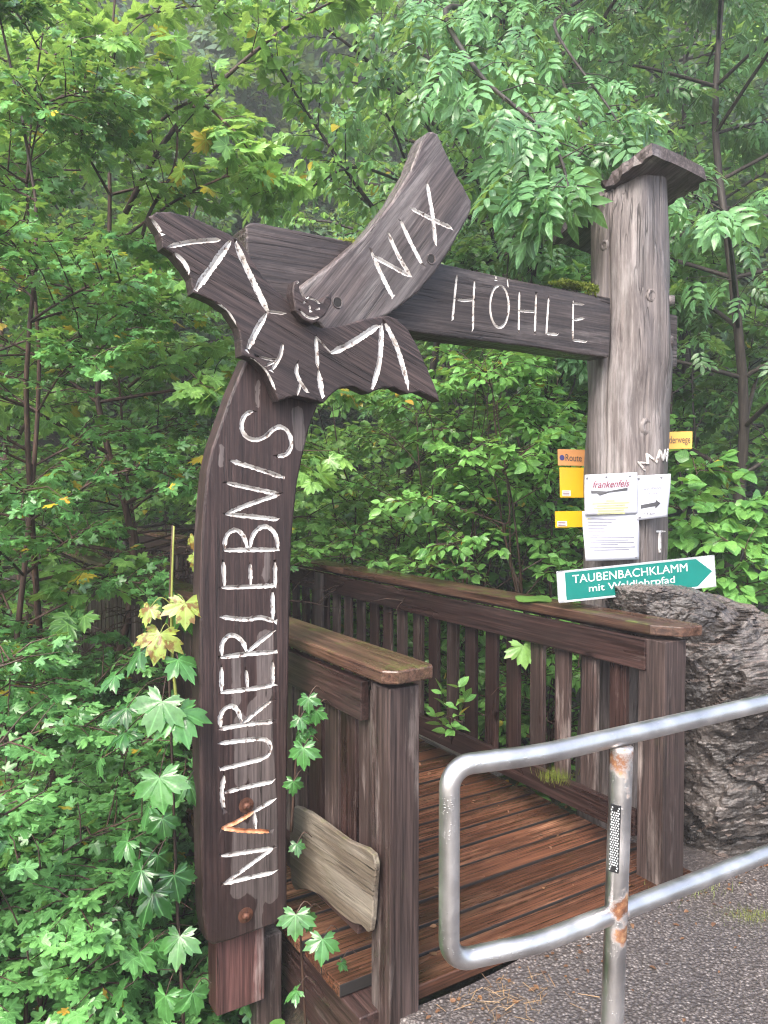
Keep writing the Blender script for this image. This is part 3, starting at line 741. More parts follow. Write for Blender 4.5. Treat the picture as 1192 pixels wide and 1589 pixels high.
bat_st = [S(C1, q, w_*1.1, .010) for q, w_ in [([(65, 385), (100, 435)], .006), ([(125, 482), (210, 465), (312, 457)], .007), ([(350, 465), (290, 550), (225, 640)], .010), ([(372, 468), (400, 535), (440, 620), (490, 722)], .0095),
    ([(490, 722), (550, 730)], .005), ([(483, 735), (450, 790), (415, 865)], .009), ([(148, 508), (180, 540), (202, 582)], .006), ([(315, 700), (350, 735), (375, 780)], .005),
    ([(545, 845), (535, 890), (505, 940)], .006), ([(460, 890), (500, 900), (535, 900)], .004), ([(480, 925), (520, 905)], .004), ([(600, 915), (597, 950), (615, 990), (640, 1025)], .006), ([(600, 1030), (612, 985)], .005),
    ([(668, 815), (675, 930)], .006), ([(678, 945), (692, 1035)], .009), ([(668, 815), (725, 878)], .003), ([(725, 876), (800, 840), (900, 774)], .010), ([(911, 775), (905, 900), (878, 1005)], .009), ([(925, 768), (970, 860), (1010, 1000)], .009),
    ([(430, 897), (485, 945), (515, 1005)], .004)]]
bat = carve('carved_bat', bat_out, bat_st, BAT_C, .055, (1, -.42), [W_BAT, PAINT], gate, rough=.0011, round_=.005, smooth_n=1)
head_px = [(582, 650), (588, 612), (612, 603), (606, 640), (622, 672), (650, 662), (686, 688), (706, 668), (728, 652), (726, 695), (702, 738), (656, 770), (618, 752), (592, 718)]
head_st = [S(C1, q, w_, .006) for q, w_ in [([(622, 690), (634, 686)], .0045), ([(668, 716), (680, 712)], .0045), ([(612, 722), (635, 742), (660, 748), (682, 740)], .004), ([(645, 700), (648, 722)], .003), ([(598, 618), (606, 612)], .004), ([(630, 672), (660, 678), (682, 694)], .003)]]
hd = carve('bat_head', [C1(*p) for p in head_px], head_st, BAT_C-.035, .05, (1, -.42), [W_BAT, PAINT], bat, round_=.005, smooth_n=1, step=.01)
# ground post behind the upright board
mb = MB(); 
pa = on_u(330, 1500, 2.50); pb = on_u(401, 1500, 2.50)
mb.box(0, (pb-pa).length, -.04, .05, 0, 1.6); mb.build('stub_post', W_RED, gate, frame(Vector((pa.x, pa.y, -.19)), Z, U), bevel=.006)
pa = on_u(394, 1500, 2.54); pb = on_u(431, 1500, 2.54)
mb = MB(); mb.box(0, (pb-pa).length, -.03, .05, 0, .62); mb.build('stub_post', W_POST, gate, frame(Vector((pa.x, pa.y, -.62)), Z, U), bevel=.006)

# ------------------------------------------------------------------ the trunk post
TC = at(968, 700, 3.80); TC.z = 0
TOPZ = 3.16
P1, P2, P4, P3 = at(1008, 238, 3.50), at(1098, 280, 3.72), at(858, 376, 3.98), at(925, 398, 4.25)
SN = (P2-P1).cross(P4-P1).normalized()
prof_px = [(1500, 900, 1030), (900, 905, 1026), (800, 906, 1030), (700, 908, 1031), (640, 909, 1029), (590, 910, 1034), (560, 911, 1037), (520, 912, 1034), (470, 913, 1031), (400, 914, 1028), (340, 917, 1027), (300, 924, 1026), (200, 926, 1026)]
pz = [(at(0, y, 3.8).z, (a+b)/2, (b-a)/2) for y, a, b in prof_px]
def trunk_at(z):
    zs = [p[0] for p in pz]
    return np.interp(z, zs, [p[1] for p in pz]), np.interp(z, zs, [p[2] for p in pz])
def trunk_surf(z, th, dr=0):
    cx, hw = trunk_at(z); r = hw/F*3.80
    r *= 1 + .035*math.sin(3*th+z*1.3) + .018*math.sin(7*th-z*2.1) - .10*math.exp(-((math.sin((th+math.pi/2+.80)/2))/.016)**2) - .03*math.exp(-((math.sin((th+math.pi/2-.2+.05*math.sin(z*3))/2))/.012)**2)*(1 if z<2.2 else 0)
    r += .008*math.sin(z*9+th*2)*math.sin(th*5) + dr
    c = Vector(((cx-CX)/F*3.80, 3.80, 0)); return Vector((c.x+r*math.cos(th), c.y+r*math.sin(th), z))
mb = MB(); nz, nth = 150, 180
for i in range(nz):
    for k in range(nth):
        z = -.3+(TOPZ+.3)*i/(nz-1); th = 2*math.pi*k/nth
        p = trunk_surf(z, th)
        zc = P1.z - (SN.x*(p.x-P1.x)+SN.y*(p.y-P1.y))/SN.z + .012
        p.z = min(p.z, zc)
        mb.v.append(tuple(p))
for i in range(nz-1):
    for k in range(nth): mb.f.append((i*nth+k, i*nth+(k+1) % nth, (i+1)*nth+(k+1) % nth, (i+1)*nth+k)); mb.m.append(0)
mb.f.append(tuple((nz-1)*nth+k for k in range(nth))); mb.m.append(0)
trunk = mb.build('trunk_post', W_TRUNK, gate, frame(TC, Z, U), world=True, smooth=True)
for (x, y, ln, r0, up) in ((1026, 468, .062, .028, .02), (1024, 532, .060, .036, -.01)):
    p = at(x, y, 3.72); mb = MB(); d = Vector((.9, -.35, up)).normalized()
    mb.tube([p-d*.05, p+d*ln*.6, p+d*ln], [r0*1.2, r0, r0*.8], 10); mb.build('branch_stub', W_NIX, trunk, frame(p, d, Z), world=True, smooth=True)
for (x, y, rr) in ((985, 666, .036), (926, 392, .024), (990, 472, .03)):
    # knots: low swirled domes on the surface
    p0 = at(x, y, 3.8); th = -math.acos(max(-.95, min(.95, (x-trunk_at(p0.z)[0])/trunk_at(p0.z)[1])))
    pc = trunk_surf(p0.z, th); nrm_ = Vector((math.cos(th), math.sin(th), 0)); t1 = nrm_.cross(Z)
    mb = MB(); K = 16
    rings = [(1.0, -.004), (.8, .003), (.55, .006), (.42, .0), (.2, .001)]
    for fr, h in rings:
        for k in range(K):
            a = 2*math.pi*k/K; mb.v.append(tuple(pc + t1*(rr*fr*math.cos(a)) + Z*(rr*1.2*fr*math.sin(a)) + nrm_*(h-(1-math.cos(math.asin(min(.95, rr*fr/.19))))*.19*abs(math.cos(a)))))
    for i in range(len(rings)-1):
        for k in range(K): mb.f.append((i*K+k, i*K+(k+1) % K, (i+1)*K+(k+1) % K, (i+1)*K+k)); mb.m.append(0)
    mb.f.append(tuple((len(rings)-1)*K+k for k in range(K))); mb.m.append(0)
    mb.build('knot', W_TRUNK, trunk, frame(pc, Z, U), world=True, smooth=True)
def on_trunk(x, y, dr):
    z = at(x, y, 3.62).z; cx, hw = trunk_at(z)
    t = max(-.97, min(.97, (x*1.0-cx)/hw*1.0)); th = -math.acos(t)
    return trunk_surf(z, th, dr)
def trunk_stroke(pts, wpx, name='carved_letter'):
    mb = MB(); P = [Vector((*p, 0)) for p in pts]
    Q = []
    for a, b in zip(P[:-1], P[1:]):
        for k in range(4): Q.append(a+(b-a)*k/4)
    Q.append(P[-1]); n = len(Q)
    for i, p in enumerate(Q):
        t = (Q[min(i+1, n-1)]-Q[max(i-1, 0)]).normalized(); nn = Vector((-t.y, t.x, 0)); wv = wpx*(1 if 0 < i < n-1 else .5)
        for sgn, dr in ((-1, .001), (-.8, .005), (.8, .005), (1, .0)): q = p+nn*wv*sgn; mb.v.append(tuple(on_trunk(q.x, q.y, dr+.0005)))
    for i in range(n-1):
        for j in range(3): a = i*4+j; mb.f.append((a, a+1, a+5, a+4)); mb.m.append(0)
    return mb
mbs = MB()
C7 = lambda x, y: (840+x*.2953, 640+y*.2953)
for q, w_ in [([(437, 258), (478, 305)], 2.2), ([(445, 262), (495, 268), (487, 215)], 1.8), ([(487, 215), (535, 262), (550, 195)], 1.8), ([(550, 195), (572, 250), (590, 198), (600, 245)], 1.8), ([(615, 255), (628, 185)], 1.6), ([(612, 222), (630, 222)], 1.2),
              ([(553, 628), (608, 630)], 1.7), ([(582, 632), (584, 742)], 2.0)]:
    trunk_stroke([C7(*p) for p in q], w_).build('carved_stroke', PAINT, trunk)

# roof slab on the trunk: an arched half log
ncr, nle = 9, 22; rs = np.random.RandomState(3)
Ms = frame(P1, (P1-P4).normalized(), Z); mb = MB()
for layer in (0, 1):
    for i in range(nle):
        t = i/(nle-1); A_ = P1.lerp(P4, t); B_ = P2.lerp(P3, t)
        for j in range(ncr):
            r = j/(ncr-1); p = A_.lerp(B_, r)
            arch = .006*math.sin(math.pi*r) + .008*math.sin(math.pi*t)
            edge = (.012*rs.randn() if j in (0, ncr-1) else 0)
            p = p + Z*(arch + (.05 if layer else 0)) + (B_-A_).normalized()*edge + Z*.0015*rs.randn()
            mb.v.append(tuple(p))
idx = lambda l, i, j: l*nle*ncr+i*ncr+j
for i in range(nle-1):
    for j in range(ncr-1):
        mb.f.append((idx(0, i, j), idx(0, i, j+1), idx(0, i+1, j+1), idx(0, i+1, j))); mb.m.append(0)
        mb.f.append((idx(1, i, j), idx(1, i+1, j), idx(1, i+1, j+1), idx(1, i, j+1))); mb.m.append(0)
for i in range(nle-1):
    for j in (0, ncr-1): mb.f.append((idx(0, i, j), idx(0, i+1, j), idx(1, i+1, j), idx(1, i, j))); mb.m.append(0)
for j in range(ncr-1):
    for i in (0, nle-1): mb.f.append((idx(0, i, j), idx(0, i, j+1), idx(1, i, j+1), idx(1, i, j))); mb.m.append(0)
mb.build('roof_slab', W_NIX, gate, Ms, world=True)

# ------------------------------------------------------------------ text helper
def text_mesh(body, m, parent, origin, ex, ey, width=None, height=None, align='LEFT', bold=0.0, name='lettering', shear=0.0):
    cu = bpy.data.curves.new('txt', 'FONT'); cu.body = body; cu.size = 1; cu.offset = bold; cu.shear = shear; cu.resolution_u = 4
    to = bpy.data.objects.new('txt', cu); COL.objects.link(to)
    dg = bpy.context.evaluated_depsgraph_get(); me = bpy.data.meshes.new_from_object(to.evaluated_get(dg))
    bpy.data.objects.remove(to); bpy.data.curves.remove(cu)
    co = np.array([v.co[:] for v in me.vertices]); mn, mx = co.min(0), co.max(0)
    sx = (width/(mx[0]-mn[0])) if width else None; sy = (height/(mx[1]-mn[1])) if height else None
    sx = sx or sy; sy = sy or sx
    X = (co[:, 0]-mn[0])*sx; Y = (co[:, 1]-mn[1])*sy
    if align == 'CENTER': X -= (mx[0]-mn[0])*sx/2
    if align == 'RIGHT': X -= (mx[0]-mn[0])*sx
    nrm = ex.cross(ey).normalized()
    for v, a, b in zip(me.vertices, X, Y): v.co = origin + ex*a + ey*b + nrm*.0008
    me.materials.clear(); me.materials.append(m)
    o = bpy.data.objects.new(name, me); link(o, parent); return o
def plate(name, P, thick, m, label, cat, group=None, parent=None, bevel=.001):
    """flat plate from 4 corners tl, tr, br, bl (facing the viewer)"""
    mb = MB(); n_ = (P[1]-P[0]).cross(P[3]-P[0]).normalized()
    if n_.y < 0: n_ = -n_
    mb.add(P+[p+n_*thick for p in P], [(3, 2, 1, 0), (4, 5, 6, 7), (0, 1, 5, 4), (1, 2, 6, 5), (2, 3, 7, 6), (3, 0, 4, 7)])
    o = mb.build(name, m, parent, bevel=bevel)
    if label: tag(o, label, cat, group)
    return o
def quad_on(P, a0, b0, a1, b1, lift=.0008):
    """rect in the unit frame of a plate: a across 0..1, b down 0..1"""
    n_ = (P[3]-P[0]).cross(P[1]-P[0]).normalized()
    if n_.y > 0: n_ = -n_
    f = lambda a, b: P[0].lerp(P[1], a).lerp(P[3].lerp(P[2], a), b) + n_*lift
    return [f(a0, b0), f(a1, b0), f(a1, b1), f(a0, b1)]
def marks(name, quads, m, parent):
    mb = MB()
    for q in quads: mb.add(q, [tuple(reversed(range(len(q))))])
    return mb.build(name, m, parent)
# ---- teal direction sign leaning between handrail and boulder
d0 = 3.50
P = [at(*C7(85, 838), d0-.03), at(*C7(905, 752), d0+.03), at(*C7(915, 912), d0+.03), at(*C7(95, 998), d0-.03)]
sg = plate('direction_sign', P, .02, WHITE, 'teal arrow sign reading TAUBENBACHKLAMM, leaning behind the boulder', 'sign', bevel=.002)
f = lambda a, b, l=.0014: quad_on(P, a, b, a, b, l)[0]
marks('arrow_field', [[f(.045, .05), f(.885, .05), f(.985, .50), f(.885, .955), f(.045, .955)]], TEAL, sg)
marks('frame_strip', [quad_on(P, -.005, -.01, .032, 1.01, .004)], ALU, sg)
marks('frame_edge', [quad_on(P, 0, -.02, 1.0, .02, .004), quad_on(P, 0, .98, 1.0, 1.02, .004), quad_on(P, .985, -.01, 1.003, 1.01, .004)], ALU, sg)
ex = (P[1]-P[0]).normalized(); ey = (P[0]-P[3]).normalized(); wd = (P[1]-P[0]).length; hg = (P[0]-P[3]).length
text_mesh('TAUBENBACHKLAMM', WHITE, sg, f(.09, .425, .002), ex, ey, width=wd*.735, height=hg*.27, bold=0)
text_mesh('mit Waldlehrpfad', WHITE, sg, f(.19, .825, .002), ex, ey, width=wd*.55, height=hg*.30, bold=0)
# ---- route and trail plates behind the trunk
def trail(name, px, m, label, d=3.99, group='yellow and orange trail plates behind the trunk'):
    P = [at(*C7(x, y), d) for x, y in px]; return plate(name, P, .004, m, label, 'sign', group, bevel=.001), P
o, P = trail('trail_sign', [(86, 192), (330, 200), (330, 282), (88, 279)], ORANGE, 'orange plate with a blue dot reading Route, left of the trunk')
ex = (P[1]-P[0]).normalized(); ey = (P[0]-P[3]).normalized(); h = (P[0]-P[3]).length
text_mesh('Route', INK, o, quad_on(P, .165, .72, 1, 1, .002)[0], ex, ey, height=h*.42, width=h*.98)
dc = quad_on(P, .09, .52, 1, 1, .002)[0]; mb = MB()
mb.add([dc+ex*(h*.15*math.cos(a))+ey*(h*.17*math.sin(a)) for a in [k*math.pi/8 for k in range(16)]], [tuple(range(16))]); mb.build('route_dot', BLUE, o)
o, P = trail('trail_sign', [(96, 289), (330, 292), (330, 450), (99, 447)], YELLOW, 'larger plain yellow plate under the Route plate')
marks('sticker', [quad_on(P, .05, .76, .24, .95, .002)], WHITE, o)
marks('sticker_print', [quad_on(P, .07, .8+.05*k, .21, .82+.05*k, .003) for k in range(3)], INK_RED, o)
o, P = trail('trail_sign', [(72, 520), (330, 516), (330, 600), (74, 606)], YELLOW, 'small plain yellow plate beside the lower notice sheet')
marks('sticker', [quad_on(P, .04, .60, .24, .92, .002)], WHITE, o)
marks('sticker_print', [quad_on(P, .06, .66+.09*k, .21, .70+.09*k, .003) for k in range(3)], INK_RED, o)
o, P = trail('trail_sign', [(500, 107), (795, 99), (793, 190), (500, 196)], ORANGE2, 'pale orange plate ending in derwege, right of the trunk')
ex = (P[1]-P[0]).normalized(); ey = (P[0]-P[3]).normalized(); h = (P[0]-P[3]).length
text_mesh('Wanderwege', INK, o, quad_on(P, .965, .80, 1, 1, .002)[0], ex, ey, height=h*.56, width=h*2.0, align='RIGHT')

# ---- notice sheets pinned on the trunk
def sheet(name, px, label, d=3.555, bow=.012, curl=.006):
    P = [at(*C7(x, y), d) for x, y in px]; mb = MB(); n = 14
    def g_(a, b):
        p = P[0].lerp(P[1], a).lerp(P[3].lerp(P[2], a), b)
        x = (a-.5); return p + Vector((0, 1, 0))*(x*x*bow*4 + curl*math.sin(b*5+a*3)*(.3+abs(x)))
    for j in range(n+1):
        for i in range(n+1): mb.v.append(tuple(g_(i/n, j/n)))
    for j in range(n):
        for i in range(n): a = j*(n+1)+i; mb.f.append((a, a+n+1, a+n+2, a+1)); mb.m.append(0)
    o = mb.build(name, PAPER, smooth=True); sm = o.modifiers.new('thick', 'SOLIDIFY'); sm.thickness = .0006; sm.offset = -1
    tag(o, label, 'notice', 'notice sheets pinned on the trunk')
    def G(a, b, l=.0015): return g_(a, b)-Vector((0, 1, 0))*l
    return o, G, P
def gq(G, a0, b0, a1, b1, l=.0018, n=4):
    mb = MB()
    for k in range(n):
        x0, x1 = a0+(a1-a0)*k/n, a0+(a1-a0)*(k+1)/n
        mb.add([G(x0, b0, l), G(x0, b1, l), G(x1, b1, l), G(x1, b0, l)], [(0, 1, 2, 3)])
    return mb
def grp(name, items, G, m, parent, l=.0018):
    mb = MB()
    for it in items: q = gq(G, *it, l); mb.add(q.v, q.f)
    return mb.build(name, m, parent)
def pins(G, spots, parent):
    for a, b in spots:
        p = G(a, b, 0); mb = MB(); mb.tube([p+Vector((0, .012, 0)), p-Vector((0, .003, 0)), p-Vector((0, .005, 0))], [.0055, .0055, .003], 10); mb.build('pin', PINM, parent)
rr = random.Random(5)
# right sheet first (it lies behind)
o, G, P = sheet('notice_sheet', [(500, 333), (684, 322), (668, 548), (500, 568)], 'right hand sheet with a black arrow and a thin handwritten distance', d=3.565, bow=.006)
ex = (P[1]-P[0]).normalized(); ey = Vector((0, 0, 1))
text_mesh('Gemeinde', INK_GREY, o, G(.46, .33, .003), ex, ey, width=.083, height=.018, align='CENTER')
text_mesh('Hausen', INK_GREY, o, G(.49, .44, .003), ex, ey, width=.055, height=.015, align='CENTER')
mb = MB(); mb.add([G(.13, .66, .002), G(.13, .75, .002), G(.57, .72, .002), G(.57, .78, .002), G(.73, .665, .002), G(.57, .57, .002), G(.57, .63, .002)], [(0, 1, 2, 6), (2, 3, 4), (6, 2, 4), (5, 6, 4)]); mb.build('arrow', INK, o)
text_mesh('~1,5 km', INK, o, G(.12, .91, .003), ex, ey, width=.065, height=.018, shear=.3)
pins(G, [(.08, .06), (.10, .93), (.72, .07)], o)
# lower sheet, then upper sheet over it
o, G, P = sheet('notice_sheet', [(218, 520), (513, 524), (521, 774), (234, 781)], 'lower white notice sheet of small print, bulging at its left edge', d=3.562, bow=.010, curl=.010)
ln = [(.08, .62), (.10, .55), (.08, .45), (.08, .38), (.07, .42)]
grp('small_print', [(.09, .14+.065*i, .09+.5*w_, .162+.065*i) for i, w_ in enumerate([1.0, .85, .66, .55, .6, .4])], G, INK_GREY, o)
grp('highlight', [(.085, .135+.065*i, .15, .163+.065*i) for i in range(3)], G, HILITE, o, .0012)
grp('small_print', [(.10+a, .52+.05*i, .9-a, .538+.05*i) for i, a in enumerate([0.0, .1, .0])], G, INK_GREY, o)
grp('small_print', [(.28, .66, .6, .678), (.08, .72, .92, .738), (.15, .77, .8, .788)], G, INK_GREY, o)
pins(G, [(.94, .95), (.93, .03)], o)
o, G, P = sheet('notice_sheet', [(232, 328), (508, 314), (517, 532), (230, 540)], 'upper white notice headed Frankenfels with yellow highlighted lines', d=3.552, bow=.010)
ex = (P[1]-P[0]).normalized()
text_mesh('frankenfels', INK_RED, o, G(.48, .34, .003), ex, (P[0]-P[3]).normalized(), width=.17, height=.034, align='CENTER', shear=.35, bold=.01)
mb = MB(); mb.add([G(.11, .39, .0025), G(.40, .43, .0025), G(.79, .36, .0025), G(.79, .43, .0025), G(.45, .46, .0025), G(.27, .53, .0025), G(.22, .47, .0025), G(.12, .47, .0025)], [(0, 7, 6, 1), (1, 6, 5, 4), (1, 4, 3, 2)]); mb.build('bat_emblem', INK, o)
grp('highlight', [(.38, .64, .55, .69)]+[(.13+a, .70+.06*i, .83-a, .745+.06*i) for i, a in enumerate([0, .08, .03, .1, .1])], G, HILITE, o, .0012)
grp('small_print', [(.15+a, .715+.06*i, .80-a, .734+.06*i) for i, a in enumerate([0, .08, .0, .1, .1])]+[(.40, .655, .53, .667)], G, INK_GREY, o, .002)
pins(G, [(.04, .08), (.40, .07), (.85, .08)], o)

# ------------------------------------------------------------------ steel handrail
hr = empty('steel_handrail', Vector((.578, 1.93, -.06)), 'bent tubular steel barrier with rusty joints standing on the wet asphalt', 'handrail')
zt, zb = .966, .512
A0 = Vector((.188, 1.748, 0)); A1 = Vector((.368, 1.81, 0)); A2 = Vector((2.4, 1.81+2.032*.585, 0))
dd = (A1-A0).normalized(); R = .024
pts = []
def arc(c, a0, a1, rad, n=8):
    return [Vector((c.x+dd.x*rad*math.cos(a), c.y+dd.y*rad*math.cos(a), c.z+rad*math.sin(a))) for a in [a0+(a1-a0)*k/n for k in range(n+1)]]
rc = .052
kb = A1 + (A2-A1).normalized()*.07; ka = A1 - dd*.07
def bend(z): 
    return [Vector((*(ka*(1-t)**2 + A1*2*t*(1-t) + kb*t*t).xy, z)) for t in [k/6 for k in range(7)]]
topend = Vector((A2.x, A2.y, zt)); botend = Vector((A2.x, A2.y, zb))
pts = [topend] + [Vector((*(A2.lerp(kb, t)).xy, zt)) for t in (.3, .6, .8, .9, .96)] + list(reversed(bend(zt)))
pts += [Vector((*(ka.lerp(A0, .5)).xy, zt))]
pts += arc(Vector((A0.x, A0.y, zt-rc)) + dd*rc*.2, math.pi/2, math.pi, rc)
pts += [Vector((*(A0-dd*rc*.8).xy, zt-rc-(zt-zb-2*rc)*t)) for t in (.33, .66)]
pts += arc(Vector((A0.x, A0.y, zb+rc)) + dd*rc*.2, math.pi, 3*math.pi/2, rc)
pts += [Vector((*(ka.lerp(A0, .5)).xy, zb))] + bend(zb) + [Vector((*(kb.lerp(A2, t)).xy, zb)) for t in (.04, .1, .2, .4, .7)] + [botend]
PB = Vector((.578, 1.933, 0)); lean = Vector((.024, 0, 1)).normalized()
def add_rust(o, centers):
    me = o.data; a = me.attributes.new('rust', 'FLOAT', 'POINT'); M = o.matrix_basis
    vals = []
    for v in me.vertices:
        p = M @ v.co; vals.append(max([0]+[h*math.exp(-(((p-c).length)/w_)**2) for c, w_, h in centers]))
    a.data.foreach_set('value', vals)
# dense resample so rust can be painted
def dense(p, st=.012):
    o_ = []
    for a, b in zip(p[:-1], p[1:]):
        k = max(1, min(60, int((b-a).length/st)))
        for j in range(k): o_.append(a+(b-a)*j/k)
    return o_+[p[-1]]
joints = [Vector((PB.x+.02, PB.y, zt-.03)), Vector((PB.x+.01, PB.y, zb))]
mb = MB(); mb.tube(dense(pts), R, 24); o = mb.build('rail', STEEL, hr, smooth=True); add_rust(o, [(joints[0]-Vector((0, 0, .03)), .03, .45), (joints[1], .045, .9)])
mb = MB(); base = PB - lean*.3 ; q = [base+lean*t for t in np.linspace(.0,   .30+zt-.022, 110)]
mb.tube(q, .0285, 28); o = mb.build('post', STEEL, hr, smooth=True)
add_rust(o, [(joints[0]-Vector((0, 0, .02)), .06, .9), (joints[1]+Vector((.01, -.03, .03)), .045, 1.0), (joints[1]+Vector((0.02, -.02, -.04)), .05, .85), (joints[0]-Vector((-.02, .02, .10)), .03, .6)])
# reflector strip: black holder with rows of small discs
rc_ = at(943, 1297, 1.925); up = lean; side = Vector((.80, -.60, 0)).normalized(); nr = Vector((-.60, -.80, 0)).normalized()
mb = MB(); q0 = []
hgt_, wid_ = .086, .0125
base_ = Vector((PB.x, PB.y, 0)) + lean*(rc_.z) + nr*.030
cc_ = [base_-side*wid_-up*hgt_, base_+side*wid_-up*hgt_, base_+side*wid_+up*hgt_, base_-side*wid_+up*hgt_]
mb.add(cc_+[p-nr*.010 for p in cc_], [(0, 1, 2, 3), (7, 6, 5, 4), (0, 4, 5, 1), (1, 5, 6, 2), (2, 6, 7, 3), (3, 7, 4, 0)])
refl = mb.build('reflector', BLACK, hr, bevel=.001)
mb = MB()
for r_ in range(26):
    for c_ in range(4):
        x = (c_-1.5+(.5 if r_ % 2 else 0)*.8-.2)*.0058; z = (r_-12.5)*.0063
        if abs(z) > .068 and c_ in (1, 2): continue
        p = base_ + side*x + up*z + nr*.0008
        mb.add([p+side*(.0021*math.cos(a))+up*(.0023*math.sin(a)) for a in [k*math.pi/3 for k in range(6)]], [tuple(range(6))])
mb.build('reflector_beads', REFL, refl)

# ------------------------------------------------------------------ boulder
def rock_mat():
    m, nt = mat('wet_boulder_rock')
    c = coords(nt, (1, 1, 1), False)
    n = N(nt, 'TexNoise', Scale=7, Detail=9, Roughness=.68, Distortion=.5); L(nt, c, n.inputs[0])
    v = N(nt, 'TexVoronoi', Scale=16, feature='F1'); 
    nn = N(nt, 'TexNoise', Scale=5, Detail=4); L(nt, c, nn.inputs[0])
    vm = N(nt, 'VectorMath', operation='MULTIPLY_ADD'); L(nt, nn.outputs['Color'], vm.inputs[0]); vm.inputs[1].default_value = (.25, .25, .25); L(nt, c, vm.inputs[2]); L(nt, vm.outputs[0], v.inputs[0])
    n3 = N(nt, 'TexNoise', Scale=38, Detail=5, Roughness=.7); L(nt, c, n3.inputs[0])
    col = ramp(nt, n.outputs[0], [(.36, (.009, .0075, .007)), (.48, (.028, .024, .022)), (.58, (.065, .056, .051)), (.70, (.22, .20, .19))]).outputs[0]
    g = N(nt, 'NewGeometry'); sx = N(nt, 'SeparateXYZ'); L(nt, g.outputs['Normal'], sx.inputs[0])
    lf = math_(nt, 'MULTIPLY', ramp(nt, sx.outputs[2], [(.35, 0), (.8, 1)]).outputs[0], ramp(nt, nn.outputs[0], [(.35, .3), (.6, 1)]).outputs[0])
    col = mixc(nt, lf, col, ramp(nt, n3.outputs[0], [(.3, (.035, .026, .022)), (.6, (.125, .098, .087))]).outputs[0])
    p = N(nt, 'BsdfPrincipled', Roughness=.3); L(nt, col, p.inputs['Base Color'])
    L(nt, ramp(nt, n3.outputs[0], [(.4, .10), (.65, .45)]).outputs[0], p.inputs['Roughness'])
    h = n3.outputs[0]
    b = N(nt, 'Bump', Strength=.8, Distance=.012); L(nt, h, b.inputs['Height']); L(nt, b.outputs[0], p.inputs['Normal'])
    out(nt, p.outputs[0]); return m
from mathutils import noise as mn
def rock(name, c, prof, depth, label, seed, nth=190, nz=170, lean=(0, 0)):
    """boulder from a stack of horizontal sections; prof: (z, left x, right x, front y)"""
    mb = MB(); rs = random.Random(seed)
    zs = [p[0] for p in prof]
    for i in range(nz):
        t = i/(nz-1); z = zs[0]+(zs[-1]-zs[0])*(1-(1-t)**1.5)
        lx = np.interp(z, zs, [p[1] for p in prof]); rx = np.interp(z, zs, [p[2] for p in prof]); fy = np.interp(z, zs, [p[3] for p in prof]); by = np.interp(z, zs, [p[4] for p in prof])
        for k in range(nth):
            a = 2*math.pi*k/nth; ca, sa = math.cos(a), math.sin(a)
            e = .72; px_ = abs(ca)**e*(1 if ca > 0 else -1); py_ = abs(sa)**e*(1 if sa > 0 else -1)
            p = Vector(((lx+rx)/2+(rx-lx)/2*px_, (fy+by)/2+(by-fy)/2*py_, z))
            d = Vector((px_, py_, .3)).normalized()
            n1 = mn.fractal(p*2.2+Vector((seed, 0, 0)), 1.0, 2.1, 4)
            s_ = .05*n1
            for fq, am in ((2.4, .34), (6.0, .42), (15, .40), (34, .3)):
                q = Vector((p.x*.8+p.z*.35, p.y+seed, p.z-p.x*.3))*fq
                cp = mn.voronoi(q)[1][0]; rn_ = mn.noise_vector(cp*7.7+Vector((seed, 1, 2)))
                s_ += am*rn_.dot(q-cp)/fq*.85 + .07*rn_.x/fq
            s_ += .007*mn.fractal(p*40, .8, 2.1, 3)
            s_ *= 1 if t < .97 else .4
            p = p + d*s_ ; mb.v.append(tuple(p))
    for i in range(nz-1):
        for k in range(nth): mb.f.append((i*nth+k, i*nth+(k+1) % nth, (i+1)*nth+(k+1) % nth, (i+1)*nth+k)); mb.m.append(0)
    mb.f.append(tuple((nz-1)*nth+k for k in range(nth))); mb.m.append(0)
    o = mb.build(name, ROCK, smooth=False); return tag(o, label, 'boulder')
ROCK = rock_mat()
def pz_(y, d): return at(0, y, d).z
rock('boulder', None, [(-.25, 1.23, 2.35, 3.36, 4.3), (0, 1.24, 2.30, 3.30, 4.3), (.30, 1.27, 2.20, 3.22, 4.3), (.6, 1.26, 2.08, 3.22, 4.25), (.80, 1.22, 2.00, 3.24, 4.2), (.95, 1.15, 1.90, 3.28, 4.1), (1.02, 1.09, 1.78, 3.30, 4.0), (1.08, 1.09, 1.58, 3.33, 3.9), (1.13, 1.10, 1.40, 3.36, 3.7), (1.155, 1.16, 1.30, 3.42, 3.6)], .8, 'big wet rough boulder beside the right railing post', 3)
rock('boulder', None, [(-.3, 1.5, 3.2, 3.3, 4.0), (-.1, 1.55, 3.1, 3.22, 3.9), (.05, 1.75, 3.0, 3.3, 3.8), (.12, 1.9, 2.8, 3.4, 3.7)], .4, 'low dark ledge stone at the foot of the big boulder', 8, 90, 40)

